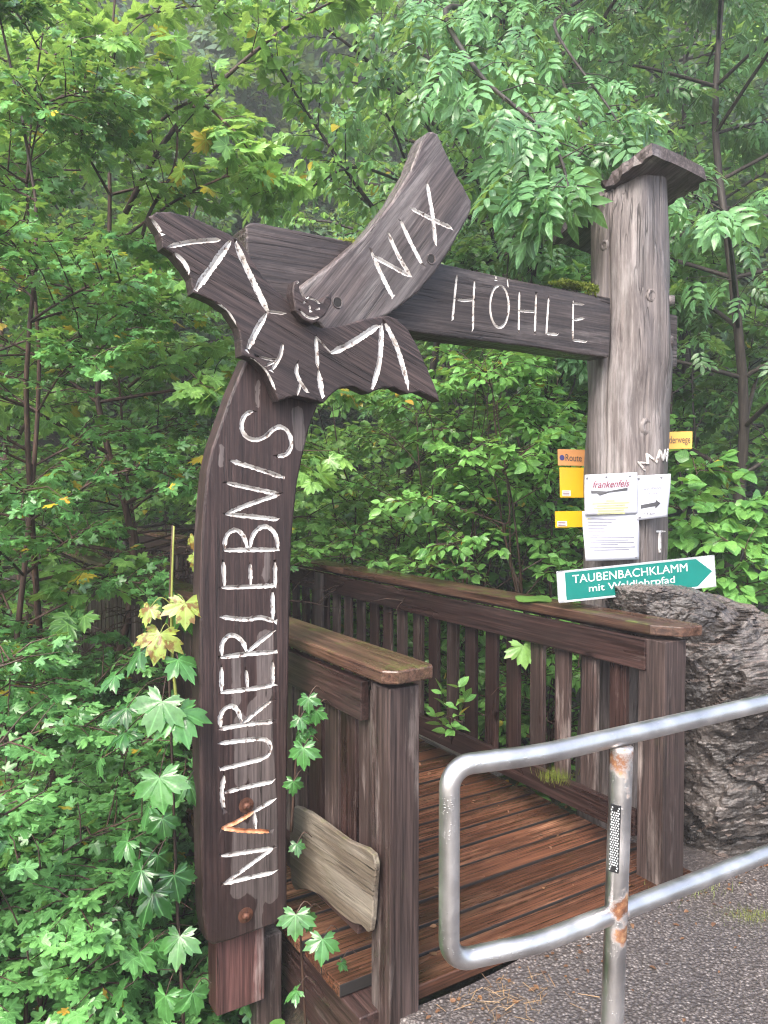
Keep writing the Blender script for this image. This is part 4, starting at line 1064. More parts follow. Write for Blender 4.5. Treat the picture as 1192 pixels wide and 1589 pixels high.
# ------------------------------------------------------------------ foliage machinery
def fan(outline, cup=0.0, centre=(0, .0)):
    n = len(outline); vs = [(centre[0], centre[1], 0.0)]
    for (x, y, z) in outline: vs.append((x, y, z))
    return np.array(vs), [(0, i+1, i+2) for i in range(n-1)]
def palm_leaf(lobes, teeth=True):
    """lobes: (angle deg from tip direction, length, half angle); petiole at the origin, tip along +y"""
    o = []
    seq = []
    for (a, l, h) in lobes:
        if teeth: seq += [(a-h, l*.58), (a-h*.80, l*.72), (a-h*.62, l*.86), (a-h*.40, l*.77), (a-h*.24, l*.86), (a, l*1.04), (a+h*.24, l*.86), (a+h*.40, l*.77), (a+h*.62, l*.86), (a+h*.80, l*.72), (a+h, l*.58)]
        else: seq += [(a-h, l*.58), (a-h*.5, l*.9), (a, l), (a+h*.5, l*.9), (a+h, l*.58)]
    for a, r in seq:
        t = math.radians(a); o.append((r*math.sin(t), r*math.cos(t)))
    seg = [(x, y, 0) for x, y in o]
    vs, fs = fan(seg)
    r = np.hypot(vs[:, 0], vs[:, 1]); an = np.degrees(np.arctan2(vs[:, 0], vs[:, 1]))
    vs[:, 2] = .06*np.cos(np.radians(an*360/54))*r - .20*r**2 - .12*np.abs(vs[:, 0])**1.5
    return vs, fs
T = {}
T['norway'] = palm_leaf([(-116, .58, 25), (-60, .88, 29), (0, 1.0, 31), (60, .88, 29), (116, .58, 25)])
def hi_leaf(seed):
    vs, fs = T['norway']; o = vs[1:]; n = len(o); r = np.random.RandomState(seed)
    rings = [o*f for f in (.28, .52, .76, 1.0)]; V_ = [np.zeros(3)]; F_ = []
    curl = r.uniform(-.25, .45); side = r.uniform(-.3, .3)
    for q in rings:
        for p in q:
            x, y = p[0], p[1]; rr_ = math.hypot(x, y); an = math.degrees(math.atan2(x, y))
            k = min(abs(an-a) for a in (-116, -60, 0, 60, 116))/29.
            z = -.02 + .11*rr_*min(1, k)**.7 - (.16+curl)*rr_**2*.8 - .22*abs(x)**1.7 + side*x*y*.8 + .03*math.sin(9*x+seed)*math.sin(8*y+2)*rr_ + r.normal(0, .006)
            V_.append(np.array([x, y, z]))
    for i in range(n-1): F_.append((0, 1+i, 2+i))
    for j in range(3):
        for i in range(n-1): a = 1+j*n+i; F_.append((a, a+n, a+n+1, a+1))
    return np.array(V_), F_
for k_ in range(4): T['maple_hi%d' % k_] = hi_leaf(k_)
T['field'] = palm_leaf([(-100, .55, 24), (-52, .82, 22), (0, 1.0, 24), (52, .82, 22), (100, .55, 24)], teeth=False)
def blade(pts, fold=.12, droop=.2):
    n = len(pts); vs = []; fs = []
    for i, (y, w_) in enumerate(pts):
        z = -droop*y*y; vs += [(-w_, y, z+fold*w_*2), (0, y, z), (w_, y, z+fold*w_*2)]
    for i in range(n-1):
        a = i*3; fs += [(a, a+1, a+4, a+3), (a+1, a+2, a+5, a+4)]
    return np.array(vs), fs
T['ovate'] = blade([(0, .03), (.2, .24), (.45, .31), (.75, .2), (1, .0)])
T['broad'] = blade([(0, .06), (.15, .34), (.45, .44), (.75, .3), (1, .0)])
T['lance'] = blade([(0, .03), (.22, .17), (.5, .21), (.78, .12), (1, .0)], droop=.3)
T['simple'] = (np.array([(0, 0, 0), (.36, .4, .06), (0, 1, -.15), (-.36, .4, .06)]), [(0, 1, 2), (0, 2, 3)])
T['clump'] = (np.array([(0, 0, 0), (.3, .45, .1), (0, 1, -.1), (-.28, .5, 0), (.15, -.05, -.1), (.75, .0, .05), (.95, .35, -.15), (.5, .35, 0), (-.2, 0, 0), (-.5, -.25, .1), (-.95, .1, -.1), (-.55, .3, .05)]), [(0, 1, 2, 3), (4, 5, 6, 7), (8, 9, 10, 11)])
def compound():
    V_, F_ = [], []
    b = T['lance'][0]; fb = T['lance'][1]
    def put(ox, oy, oz, ang, sc):
        c, s = math.cos(ang), math.sin(ang); k = len(V_)
        for x, y, z in b: V_.append((ox+(x*c+y*s)*sc, oy+(-x*s+y*c)*sc, oz+z*sc-.25*(x*c+y*s)**2*sc*0))
        for f in fb: F_.append(tuple(k+i for i in f))
    for i in range(3):
        y = .25+.22*i; z = -.30*y*y
        put(.02, y, z, 1.0-.1*i, .46); put(-.02, y, z, -1.0+.1*i, .43)
    put(0, .82, -.22, .1, .5)
    return np.array(V_), F_
T['ash'] = compound()

NOISE = np.random.RandomState(11)
def nrmz(a): return a/np.maximum(1e-9, np.linalg.norm(a, axis=1))[:, None]
# places kept clear of leaves: (px x0, y0, x1, y1, nearer than this distance)
KEEP = [(848, 322, 935, 400, 4.0), (222, 812, 318, 862, 11.5), (262, 862, 318, 915, 11.5), (140, 925, 225, 985, 8.0), (225, 320, 690, 630, 2.75), (300, 540, 500, 1475, 2.75), (455, 195, 745, 520, 3.1), (600, 400, 960, 560, 3.9), (905, 230, 1040, 905, 4.05), (855, 690, 1080, 950, 4.0), (1000, 215, 1105, 300, 3.9),
        (440, 940, 680, 1589, 3.4), (640, 1040, 1192, 1589, 3.9), (450, 950, 1110, 1100, 3.5), (1000, 900, 1192, 1400, 3.6), (900, 860, 1192, 1000, 3.5), (760, 985, 1110, 1200, 4.1)]
def leaf_mesh(name, kind, P, D, Nn, S_, m, parent=None, keep=True, M=None):
    """P base points, D midrib directions, Nn leaf normals, S_ sizes"""
    P = np.asarray(P, float); D = np.asarray(D, float); Nn = np.asarray(Nn, float); S_ = np.asarray(S_, float)
    if keep and len(P):
        c = P + nrmz(D)*S_[:, None]*.5
        x, y, d = proj(c); ok = np.ones(len(P), bool)
        for (x0, y0, x1, y1, dn) in KEEP: ok &= ~((x > x0) & (x < x1) & (y > y0) & (y < y1) & (d < dn))
        # bridge walkway, gateway and boulder volumes stay clear
        s = c[:, 0]*V.x+c[:, 1]*V.y; u_ = c[:, 0]*U.x+c[:, 1]*U.y
        ok &= ~((s > 1.2) & (s < 2.72) & (u_ > 1) & (u_ < 12) & (c[:, 2] > -.3) & (c[:, 2] < 1.06))
        ok &= ~((s > .8) & (s < 3.2) & (u_ > 2.3) & (u_ < 2.8) & (c[:, 2] > 0) & (c[:, 2] < 2.75))
        ok &= np.linalg.norm(c-np.array([0, 0, CAMZ]), axis=1) > 1.3
        P, D, Nn, S_ = P[ok], D[ok], Nn[ok], S_[ok]
    tv, tf = T[kind]; n = len(P)
    if n == 0: P = np.zeros((1, 3)); D = np.array([[0, 1., 0]]); Nn = np.array([[0, 0, 1.]]); S_ = np.array([.01]); n = 1
    Y = nrmz(D); X = nrmz(np.cross(Y, Nn)); Zv = np.cross(X, Y)
    k = len(tv)
    asp = NOISE.uniform(.85, 1.15, n)
    tw = tv[None]*np.stack([asp, np.ones(n), NOISE.uniform(.3, 1.8, n)], 1)[:, None, :]
    W = (P[:, None, :] + S_[:, None, None]*(tw[:, :, 0:1]*X[:, None]+tw[:, :, 1:2]*Y[:, None]+tw[:, :, 2:3]*Zv[:, None])).reshape(-1, 3)
    me = bpy.data.meshes.new(name)
    sizes = np.array([len(f) for f in tf]); flat = np.concatenate([np.array(f) for f in tf])
    nl = len(flat)
    me.vertices.add(n*k); me.vertices.foreach_set('co', W.ravel().astype(np.float32))
    li = (flat[None]+(np.arange(n)*k)[:, None]).ravel().astype(np.int32)
    me.loops.add(n*nl); me.loops.foreach_set('vertex_index', li)
    me.polygons.add(n*len(tf))
    st = np.concatenate([[0], np.cumsum(sizes)[:-1]]); ls = (st[None]+(np.arange(n)*nl)[:, None]).ravel().astype(np.int32)
    me.polygons.foreach_set('loop_start', ls)
    uvl = me.uv_layers.new(name='UVMap')
    uv = np.tile(tv[flat][:, :2], (n, 1)).astype(np.float32); uvl.data.foreach_set('uv', uv.ravel())
    me.materials.append(m); me.update(calc_edges=True); me.validate()
    o = bpy.data.objects.new(name, me); link(o, parent, M); return o

class Plant:
    """collects twigs and leaves"""
    def __init__(s, seed): s.r = np.random.RandomState(seed); s.wood = MB(); s.P = []; s.D = []; s.N = []; s.S = []
    def leaf(s, p, d, n, sz): s.P.append(p); s.D.append(d); s.N.append(n); s.S.append(sz)
    def twig(s, a, b, r0, leaf, nodes, spread=.9, pet=.6, droop=.35, sides=2, tube=True, hang=0.0, flat=.55):
        a = np.array(a, float); b = np.array(b, float); d = b-a; l = np.linalg.norm(d); d = d/max(l, 1e-6)
        r = s.r
        mid = (a+b)/2 + np.array([0, 0, .08*l]) + r.normal(0, .03*l, 3)
        if tube: s.wood.tube([a, mid, b], [r0, r0*.7, r0*.35], 4, caps=False)
        sd = np.cross(d, [0, 0, 1.]); sd /= max(1e-6, np.linalg.norm(sd)); upv = np.cross(sd, d)
        for i in range(nodes):
            t = (i+.7)/nodes; p = (1-t)**2*a + 2*t*(1-t)*mid + t*t*b
            for k in range(sides):
                sg_ = 1 if (k == 0) else -1
                ang = r.uniform(-.5, .5) + (math.pi/2 if i % 2 and sides == 2 and hang > 0 else 0)
                side = sd*math.cos(ang)+upv*math.sin(ang)*.6
                dirv = d*(.55+.3*t) + side*sg_*spread + np.array([0, 0, -droop-hang*r.uniform(.3, 1)]) + r.normal(0, .18, 3)
                dirv /= np.linalg.norm(dirv); sz = leaf*r.uniform(.65, 1.2)
                nv = np.array([0, 0, 1.]) + r.normal(0, flat, 3) - dirv*.1
                s.leaf(p+dirv*sz*pet, dirv, nv, sz)
        sz = leaf*r.uniform(.8, 1.1); dv = d+np.array([0, 0, -droop]); s.leaf(b, dv/np.linalg.norm(dv), np.array([0, 0, 1.])+r.normal(0, .3, 3), sz)
    def limb(s, pts, r0, leaf, ntw, twl, nodes, sub=6, start=.15, **kw):
        pts = smooth_path([Vector(p) for p in pts], sub); n = len(pts)
        s.wood.tube(pts, [r0*(1-.8*i/(n-1))+.0012 for i in range(n)], 6, caps=False)
        r = s.r
        for k in range(ntw):
            t = start+(1-start)*(k+r.uniform(0, 1))/ntw; t = min(t, .999)
            i = int(t*(n-1)); f_ = t*(n-1)-i; p = pts[i].lerp(pts[min(i+1, n-1)], f_); d = (pts[min(i+1, n-1)]-pts[max(0, i-1)]).normalized()
            sd = d.cross(Vector((0, 0, 1)));
            sd = sd.normalized() if sd.length > .05 else Vector((1, 0, 0))
            sg_ = 1 if k % 2 else -1
            tilt = r.uniform(-.25, .6); dv = (d*r.uniform(.3, .9) + sd*sg_*r.uniform(.6, 1) + Vector((0, 0, tilt))).normalized()
            l = twl*r.uniform(.6, 1.15)*(1-.45*t)
            s.twig(p, p+dv*l, .0035+.002*l, leaf, nodes, **kw)
        p = pts[-1]; d = (pts[-1]-pts[-2]).normalized(); s.twig(p, p+d*twl*.5, .003, leaf, nodes, **kw)
    def finish(s, name, label, cat, base, kind, lm, bark, group=None, keep=True, leafname='foliage', woodname='branches', fast=False):
        e = empty(name, Vector(base), label, cat, group)
        o = leaf_mesh(leafname, kind, s.P, s.D, s.N, s.S, lm, e, keep)
        w_ = s.wood.build(woodname, bark, e, frame(Vector(base), Z, U), world=True, smooth=True)
        return e
def tree(name, label, base, h, r0, nl, ll, leaf, kind, lm, bark, seed, ntw=8, twl=.5, nodes=5, z0=.25, lean=(0, 0), up=.45, group=None, extra=None, keep=True, cat='tree', crown_pow=.8, top=True, topnodes=None, nstem=1, **kw):
    P_ = Plant(seed); r = P_.r; base = Vector(base)
    stems = []
    for si in range(nstem):
        a = r.uniform(0, 6.28); off = Vector((math.cos(a), math.sin(a), 0))*(h*.16 if nstem > 1 else 0)
        tp = [base+off*.1*(1 if nstem > 1 else 0)] ; K = 7
        for i in range(1, K+1):
            t = i/K; tp.append(base + Vector((lean[0]*h*t+r.normal(0, .012*h), lean[1]*h*t+r.normal(0, .012*h), h*t*(1 if si == 0 else r.uniform(.8, .95)))) + off*t)
        tp = smooth_path(tp, 3); stems.append(tp)
        P_.wood.tube(tp, [r0*(1-.88*(i/(len(tp)-1))) for i in range(len(tp))], 8, caps=False)
    for k in range(nl):
        tp = stems[k % nstem]
        t = z0+(1-z0)*((k+r.uniform(0, .8))/nl); i = min(len(tp)-1, int(t*(len(tp)-1))); p = tp[i]
        az = k*2.4+r.uniform(-.4, .4); q = 1-((t-z0)/(1-z0))
        l = ll*(.30+.70*min(1, (q*1.25)**crown_pow))*r.uniform(.75, 1.15)
        dx = Vector((math.cos(az), math.sin(az), 0)); u_ = up*r.uniform(.4, 1.4)
        pts = [p, p+dx*l*.45+Z*(l*u_*.55), p+dx*l*.8+Z*(l*u_*.75), p+dx*l+Z*(l*u_*.62)]
        P_.limb(pts, r0*.38*(.35+.65*q), leaf, ntw, twl, nodes, sub=2, **kw)
    if extra:
        for (pts, rr0, nt_, tl) in extra: P_.limb(pts, rr0, leaf, nt_, tl, nodes, start=.03, **kw)
    return P_.finish(name, label, cat, base, kind, lm, bark, group, keep, 'crown', 'trunk')
def gp(px, d, sink=.03):
    """ground point on the sight column px at distance d"""
    x = (px-CX)/F*d; return Vector((x, d, tz(x, d)-sink))
def copy_tree(o, loc, rz, sc, label):
    r = o.copy(); COL.objects.link(r); r.location = loc; r.rotation_euler = (0, 0, rz); r.scale = (sc, sc, sc)
    r['label'] = label
    for ch in list(o.children):
        c = ch.copy(); c.parent = r; COL.objects.link(c)
    return r

# ------------------------------------------------------------------ foliage of this place
FM = dict(leaf=.044, kind='field', lm=LF_FIELD, bark=BARK)
# left bank: slender field maples
tree('field_maple', 'slender field maple with a straight reddish stem at the far left edge, small wet leaves', gp(40, 3.7), 5.6, .026, 46, .95, seed=1, ntw=12, twl=.34, nodes=7, z0=.06, up=.35, lean=(.02, 0), **FM)
tree('field_maple', 'field maple with twin thin stems, second from the left edge', gp(112, 4.4), 6.2, .032, 50, 1.15, seed=2, ntw=12, twl=.38, nodes=7, z0=.05, up=.3, nstem=2, **FM)
tree('field_maple', 'darker field maple between the twin stemmed one and the carved bat', gp(190, 5.6), 5.2, .03, 38, 1.25, seed=3, ntw=12, twl=.40, nodes=7, z0=.36, up=.25, **FM)
tree('field_maple_shrub', 'low bright field maple shrub filling the lower left corner', gp(-15, 2.75), 1.75, .016, 26, .75, seed=4, ntw=10, twl=.28, nodes=6, z0=.1, up=.35, nstem=3, cat='shrub', **FM)
tree('field_maple_shrub', 'field maple shrub left of the carved upright board, at railing height', gp(140, 3.1), 1.75, .016, 22, .62, seed=5, ntw=9, twl=.26, nodes=6, z0=.3, up=.4, nstem=3, cat='shrub', **FM)
tree('field_maple_shrub', 'small field maple shoots at the very bottom left', gp(60, 2.05), .50, .008, 12, .42, seed=6, ntw=6, twl=.2, nodes=4, z0=.2, up=.5, nstem=4, cat='shrub', **FM)
tree('field_maple_shrub', 'broad field maple shrub hanging over the stream at left', gp(20, 5.3), 2.7, .02, 40, 1.5, seed=7, ntw=11, twl=.42, nodes=5, z0=.2, up=.35, nstem=4, cat='shrub', **FM)
tree('field_maple_shrub', 'dark shrub at the left beyond the stream, behind the other shrubs', gp(60, 7.6), 2.4, .02, 34, 1.2, leaf=.065, kind='field', lm=LF_MID, bark=BARK_DARK, seed=8, ntw=10, twl=.4, nodes=5, z0=.1, up=.4, nstem=4, cat='shrub')

FL = dict(FM); FL['lm'] = LF_FIELDL
tree('field_maple_shrub', 'pale green field maple shrub in front of the other shrubs, left of the maple sapling', gp(95, 2.75), 1.75, .012, 26, .55, seed=9, ntw=10, twl=.24, nodes=6, z0=.28, up=.45, nstem=4, cat='shrub', **FL)
tree('field_maple_shrub', 'pale field maple branches at the left edge at railing height', gp(-20, 3.0), 2.5, .014, 26, .75, seed=10, ntw=11, twl=.28, nodes=6, z0=.35, up=.4, nstem=3, cat='shrub', **FL)
tree('field_maple_shrub', 'pale field maple behind the yellowing shoot, reaching up to the far railing', gp(165, 3.9), 2.2, .014, 26, .65, seed=13, ntw=11, twl=.3, nodes=6, z0=.25, up=.4, nstem=3, cat='shrub', **FL)

# Norway maple sapling beside the carved board: explicit big leaves
def sapling(name, label, stem, leaves, lm, sz, seed, bark=BARK):
    P_ = Plant(seed); r = P_.r; pts = smooth_path(stem, 4); P_.wood.tube(pts, [.006-.003*i/(len(pts)-1) for i in range(len(pts))], 6)
    for (px, py, d, s_, ang, tilt) in leaves:
        s_ *= .88; tip = at(px, py, d); i = min(range(len(pts)), key=lambda k: (pts[k]-tip).length+max(0, (pts[k]-tip).z)*-.4)
        a = math.radians(ang); dv = np.array([math.sin(a)+r.normal(0, .25), -.35+r.normal(0, .2), math.cos(a)]); dv /= np.linalg.norm(dv)
        base = np.array(tip)-dv*s_*.5
        nv = np.array([r.normal(0, .22)+.2*math.sin(a), -.55+r.normal(0, .15), .95+tilt])
        P_.leaf(base, dv, nv, s_)
        if px >= 300: pts_i = Vector(base)+Vector((.05, .03, .01))
        else: pts_i = pts[i]
        q = [pts_i, (pts_i+Vector(base))/2+Vector((0, 0, .03)), Vector(base)]
        P_.wood.tube(smooth_path(q, 3), .0017, 4, caps=False)
    e = empty(name, Vector(stem[0]), label, 'sapling')
    for k_ in range(4):
        ii = list(range(k_, len(P_.P), 4))
        if ii: leaf_mesh('leaves', 'maple_hi%d' % k_, [P_.P[i] for i in ii], [P_.D[i] for i in ii], [P_.N[i] for i in ii], [P_.S[i] for i in ii], lm, e, False)
    P_.wood.build('stem', bark, e, frame(Vector(stem[0]), Z, U), world=True, smooth=True)
    return e
rs_ = np.random.RandomState(5)
st = [at(285, 1589, 2.42), at(275, 1400, 2.48), at(268, 1200, 2.5), at(262, 1000, 2.52), at(268, 815, 2.54)]
lv = [(240, 1115, 2.36, .125, 200, 0), (285, 1130, 2.36, .13, 160, .1), (215, 1160, 2.42, .10, 220, .3), (250, 1235, 2.30, .12, 185, -.1), (290, 1040, 2.45, .11, 150, .4), (205, 1030, 2.5, .10, 215, .3), (235, 1055, 2.42, .11, 200, .3), (270, 1165, 2.4, .10, 185, .3),
      (180, 1110, 2.5, .09, 230, .3), (205, 1370, 2.35, .10, 200, .1), (245, 1350, 2.4, .10, 170, .1), (225, 1410, 2.35, .115, 190, 0), (195, 1430, 2.3, .105, 210, 0), (275, 1380, 2.4, .10, 165, .1), (255, 1290, 2.45, .09, 170, .3), (300, 1230, 2.5, .10, 160, .3), (275, 1480, 2.4, .11, 190, .1), (255, 1570, 2.3, .10, 190, .2), (305, 1560, 2.3, .09, 160, .2), (210, 1500, 2.4, .10, 200, .2), (290, 965, 2.56, .11, 140, .4), (228, 1195, 2.46, .10, 210, .4), (297, 1085, 2.5, .1, 150, .2)]
lv = [l for i_, l in enumerate(lv) if i_ not in (2, 6, 7, 21, 22, 12)]
lv += [(165, 1060, 2.55, .085, 240, .3), (175, 1150, 2.5, .10, 225, .2), (150, 1190, 2.6, .085, 235, .3), (225, 1270, 2.5, .08, 215, .4), (185, 1320, 2.5, .085, 235, .3), (160, 1420, 2.5, .08, 240, .3), (235, 1480, 2.45, .09, 190, .3), (180, 1545, 2.4, .08, 220, .3)]
sapling('maple_sapling', 'Norway maple sapling with big wet leaves along the left edge of the carved board', st, lv, LF_NORWAY, .12, 21)
sapling('maple_sapling', 'yellowing maple shoot with brown spotted leaves left of the carved board', [at(275, 1100, 2.47), at(266, 980, 2.49), at(270, 816, 2.5)],
        [(243, 1005, 2.44, .11, 185, .2), (288, 955, 2.46, .10, 165, 0), (228, 958, 2.46, .07, 200, 0), (300, 845, 2.55, .055, 190, -.1), (302, 875, 2.55, .06, 210, 0)], LF_YELLOW, .1, 22, plain('olive_stem', (.16, .18, .035), .5))
sapling('maple_sapling', 'small maple shoot between the carved board and the near railing', [at(452, 1290, 2.66), at(458, 1200, 2.64), at(466, 1090, 2.62)],
        [(478, 1095, 2.56, .06, 190, .2), (468, 1125, 2.56, .055, 175, .2), (490, 1115, 2.57, .06, 165, .3), (470, 1178, 2.55, .085, 185, 0), (462, 1150, 2.58, .06, 200, .4), (455, 1225, 2.6, .06, 180, .2), (462, 1320, 2.62, .05, 170, .2), (482, 1140, 2.58, .045, 150, .4)], LF_NORWAY, .07, 23)
sapling('maple_sapling', 'low maple seedling with three leaves below the deck edge', [at(475, 1600, 2.5), at(470, 1520, 2.48), at(466, 1440, 2.46)],
        [(458, 1440, 2.40, .085, 200, .2), (500, 1478, 2.38, .085, 165, .2), (450, 1545, 2.40, .06, 230, .5), (480, 1435, 2.45, .06, 160, .3), (535, 1500, 2.45, .04, 150, .3)], LF_NORWAY, .08, 24)
# leafy shoot growing through the railing, by the deck edge
P_ = Plant(31); a_ = on_z(706, 1165, .0); 
for (x0, y0, x1, y1) in ((700, 1155, 712, 1060), (702, 1140, 684, 1070), (702, 1150, 722, 1085), (700, 1150, 676, 1110)):
    P_.twig(at(x0, y0, 3.95), at(x1, y1, 3.88), .003, .075, 3, spread=.8, pet=.1, droop=.2, flat=.5)
P_.finish('railing_shoot', 'small shoot with glossy oval leaves poking through the right railing above the deck', 'plant', at(700, 1160, 3.95), 'ovate', LF_BUSH, BARK, keep=False)
P_ = Plant(32); P_.leaf(at(812, 1002, 3.72), np.array([.1, -.3, -.9]), np.array([.1, -1, .5]), .11); P_.leaf(at(818, 1012, 3.73), np.array([-.7, -.2, -.6]), np.array([0, -1, .5]), .06)
P_.wood.tube([at(850, 985, 3.85), at(812, 1002, 3.72)], .002, 4)
P_.finish('maple_twig', 'single light green leaf hanging between the balusters of the right railing', 'twig', at(812, 1002, 3.72), 'norway', LF_LIGHTMID, BARK, keep=False)

# light green maple reaching over from the left
MB_ = dict(kind='norway', lm=LF_YGREEN, bark=BARK)
q = lambda *a: [at(x, y, d) for x, y, d in a]
tree('norway_maple', 'Norway maple with large yellow green leaves behind the carved bat and the top left', gp(195, 5.0), 6.8, .04, 24, 1.5, leaf=.088, seed=41, ntw=8, twl=.5, nodes=5, z0=.35, up=.3, pet=.9, droop=.5,
     extra=[(q((195, 330, 5.0), (270, 200, 4.7), (420, 60, 4.5), (520, 0, 4.4)), .02, 16, .45), (q((205, 480, 5.0), (225, 350, 4.6), (270, 260, 4.4), (275, 180, 4.3)), .014, 7, .4), (q((195, 240, 5.0), (290, 160, 4.5), (360, 200, 4.2), (390, 240, 4.1)), .012, 8, .35), (q((200, 600, 5), (260, 560, 4.4), (320, 600, 4.0)), .01, 6, .3)], **MB_)
tree('norway_maple', 'light green maple at the upper left corner', gp(30, 6.6), 8.5, .05, 26, 1.7, leaf=.095, seed=42, ntw=8, twl=.5, nodes=5, z0=.4, up=.3, pet=.9, droop=.5, **MB_)
# hornbeam like tree with the dark limb above the NIX board
HB = dict(kind='ovate', lm=LF_LIGHTMID, bark=BARK_DARK)
tree('hornbeam', 'hornbeam with drooping light leaves and a dark limb above the slanted board', gp(655, 7.2), 7.6, .05, 22, 1.5, leaf=.085, seed=51, ntw=9, twl=.45, nodes=6, z0=.50, up=.5, droop=.7, hang=.3, spread=.7, pet=.15,
     extra=[(q((660, 420, 7.0), (585, 330, 5.2), (500, 210, 4.8), (425, 90, 4.6)), .02, 24, .42), (q((660, 300, 7.0), (560, 260, 5.0), (480, 290, 4.6), (425, 300, 4.4)), .012, 14, .35), (q((680, 200, 7), (600, 120, 5.4), (500, 40, 5.0), (430, 10, 5)), .015, 18, .45), (q((690, 250, 7), (640, 160, 5.6), (560, 130, 5.0), (500, 130, 4.8)), .012, 16, .4)], **HB)
# ash trees, right
AS = dict(kind='ash', lm=LF_ASH, bark=BARK_DARK, leaf=.20, pet=.1, droop=.7, hang=.5, spread=.8, flat=.5)
tree('ash_tree', 'ash tree whose drooping branch hangs in front of the trunk top', gp(850, 6.6), 8.0, .06, 30, 1.9, seed=61, ntw=8, twl=.5, nodes=3, z0=.42, up=.5,
     extra=[(q((850, 60, 6.5), (700, 10, 5.0), (740, 110, 4.2), (850, 210, 3.7), (885, 300, 3.45)), .02, 22, .35), (q((850, 60, 6.5), (640, 20, 5.2), (700, 140, 4.7), (790, 230, 4.4)), .016, 16, .4), (q((870, 120, 6), (900, 190, 4.6), (900, 240, 3.9), (830, 270, 3.6)), .012, 10, .3), (q((900, 20, 6.5), (860, 40, 5.0), (940, 160, 4.4), (960, 190, 4.1)), .012, 9, .35)], **AS)
tree('ash_tree', 'ash tree in the upper right corner behind the trunk roof', gp(1110, 6.2), 8.0, .055, 34, 1.9, seed=62, ntw=8, twl=.5, nodes=3, z0=.25, up=.4, **AS)
tree('ash_tree', 'ash tree seen between the crossbeam and the ash branch', gp(740, 8.6), 9.0, .06, 34, 2.1, seed=63, ntw=8, twl=.55, nodes=3, z0=.25, up=.4, **AS)
# bushes beyond the right railing
DB = dict(kind='ovate', bark=BARK, cat='bush', nstem=5)
grpb = None
tree('dogwood_bush', 'dogwood bush leaning on the right railing beside the trunk', gp(850, 4.9), 2.75, .014, 30, .85, leaf=.070, lm=LF_BUSH, seed=71, ntw=12, twl=.32, nodes=4, z0=.2, up=.5, pet=.2, **DB)
tree('dogwood_bush', 'dogwood bush in the middle, its leaves lying over the right handrail', gp(720, 5.5), 2.9, .014, 32, .95, leaf=.070, lm=LF_BUSH, seed=72, ntw=12, twl=.34, nodes=4, z0=.2, up=.5, pet=.2, **DB)
tree('dogwood_bush', 'light dogwood bush above the railing right behind the carved board', gp(575, 6.4), 2.9, .014, 30, 1.0, leaf=.068, lm=LF_LIGHTMID, seed=73, ntw=12, twl=.36, nodes=4, z0=.2, up=.5, pet=.2, **DB)
tree('hazel_bush', 'tall hazel bush with broad leaves behind the crossbeam and the dogwoods', gp(800, 6.6), 4.4, .02, 36, 1.2, leaf=.085, kind='broad', lm=LF_MID, bark=BARK_DARK, seed=74, ntw=11, twl=.42, nodes=5, z0=.15, up=.5, pet=.25, nstem=5, cat='bush')
tree('hazel_bush', 'hazel bush low behind the boulder at the right edge', gp(1130, 4.9), 1.85, .012, 26, .75, leaf=.095, kind='broad', lm=LF_BUSH, bark=BARK, seed=75, ntw=8, twl=.3, nodes=4, z0=.15, up=.5, pet=.25, nstem=4, cat='bush')
tree('hazel_bush', 'dark hazel bush right of the trunk, behind the low one', gp(1120, 6.6), 4.4, .02, 34, 1.2, leaf=.082, kind='broad', lm=LF_MID, bark=BARK_DARK, seed=76, ntw=11, twl=.42, nodes=5, z0=.1, up=.5, pet=.25, nstem=4, cat='bush')
tree('hazel_bush', 'hazel bush between the carved board and the light dogwood, farther back', gp(500, 8.5), 4.0, .02, 32, 1.35, leaf=.10, kind='broad', lm=LF_LIGHTMID, bark=BARK_DARK, seed=77, ntw=9, twl=.45, nodes=4, z0=.1, up=.5, pet=.25, nstem=4, cat='bush')
for px_, d_, sd_, lb_ in ((600, 6.0, 81, 'low dogwood right behind the far part of the right railing'), (720, 5.0, 82, 'low dogwood behind the middle of the right railing'), (850, 4.35, 83, 'low dogwood behind the near balusters of the right railing')):
    tree('dogwood_bush', lb_, gp(px_, d_), 1.15, .008, 18, .55, leaf=.065, lm=LF_BUSH, seed=sd_, ntw=8, twl=.25, nodes=4, z0=.05, up=.5, pet=.2, **DB)
# middle distance
mids = [(-60, 9.5, 9, LF_LIGHTMID, 'light leafed tree at the left edge behind the field maples'), (120, 10.5, 9.5, LF_MID, 'leafy tree behind the field maples, left of the carved bat'), (300, 12.5, 8.5, LF_MID, 'dark tree up the slope behind the bat wing'),
        (700, 12, 10.5, LF_LIGHTMID, 'light tree up the slope behind the slanted board'), (890, 10.5, 10, LF_MID, 'leafy tree behind the top of the ash branch'), (1060, 10, 10.5, LF_LIGHTMID, 'pale tree up the slope behind the trunk roof'), (1230, 9.5, 10, LF_MID, 'leafy tree beyond the right edge bushes'),
        (600, 11, 3.6, LF_MID, 'low round tree behind the light dogwood'), (380, 11.5, 4.2, LF_LIGHTMID, 'low light tree behind the far end of the bridge'), (950, 11, 4.8, LF_MID, 'low dark tree hidden behind the bleached trunk')]
for i, (px, d, h, lm, lab) in enumerate(mids):
    tree('broadleaf_tree', lab, gp(px, d), h, .09, 40, 2.3 if h > 5 else 1.9, leaf=.12, kind='ovate', lm=lm, bark=BARK_DARK, seed=100+i, ntw=12, twl=.8, nodes=6, z0=.12, up=.35, droop=.4, pet=.2)
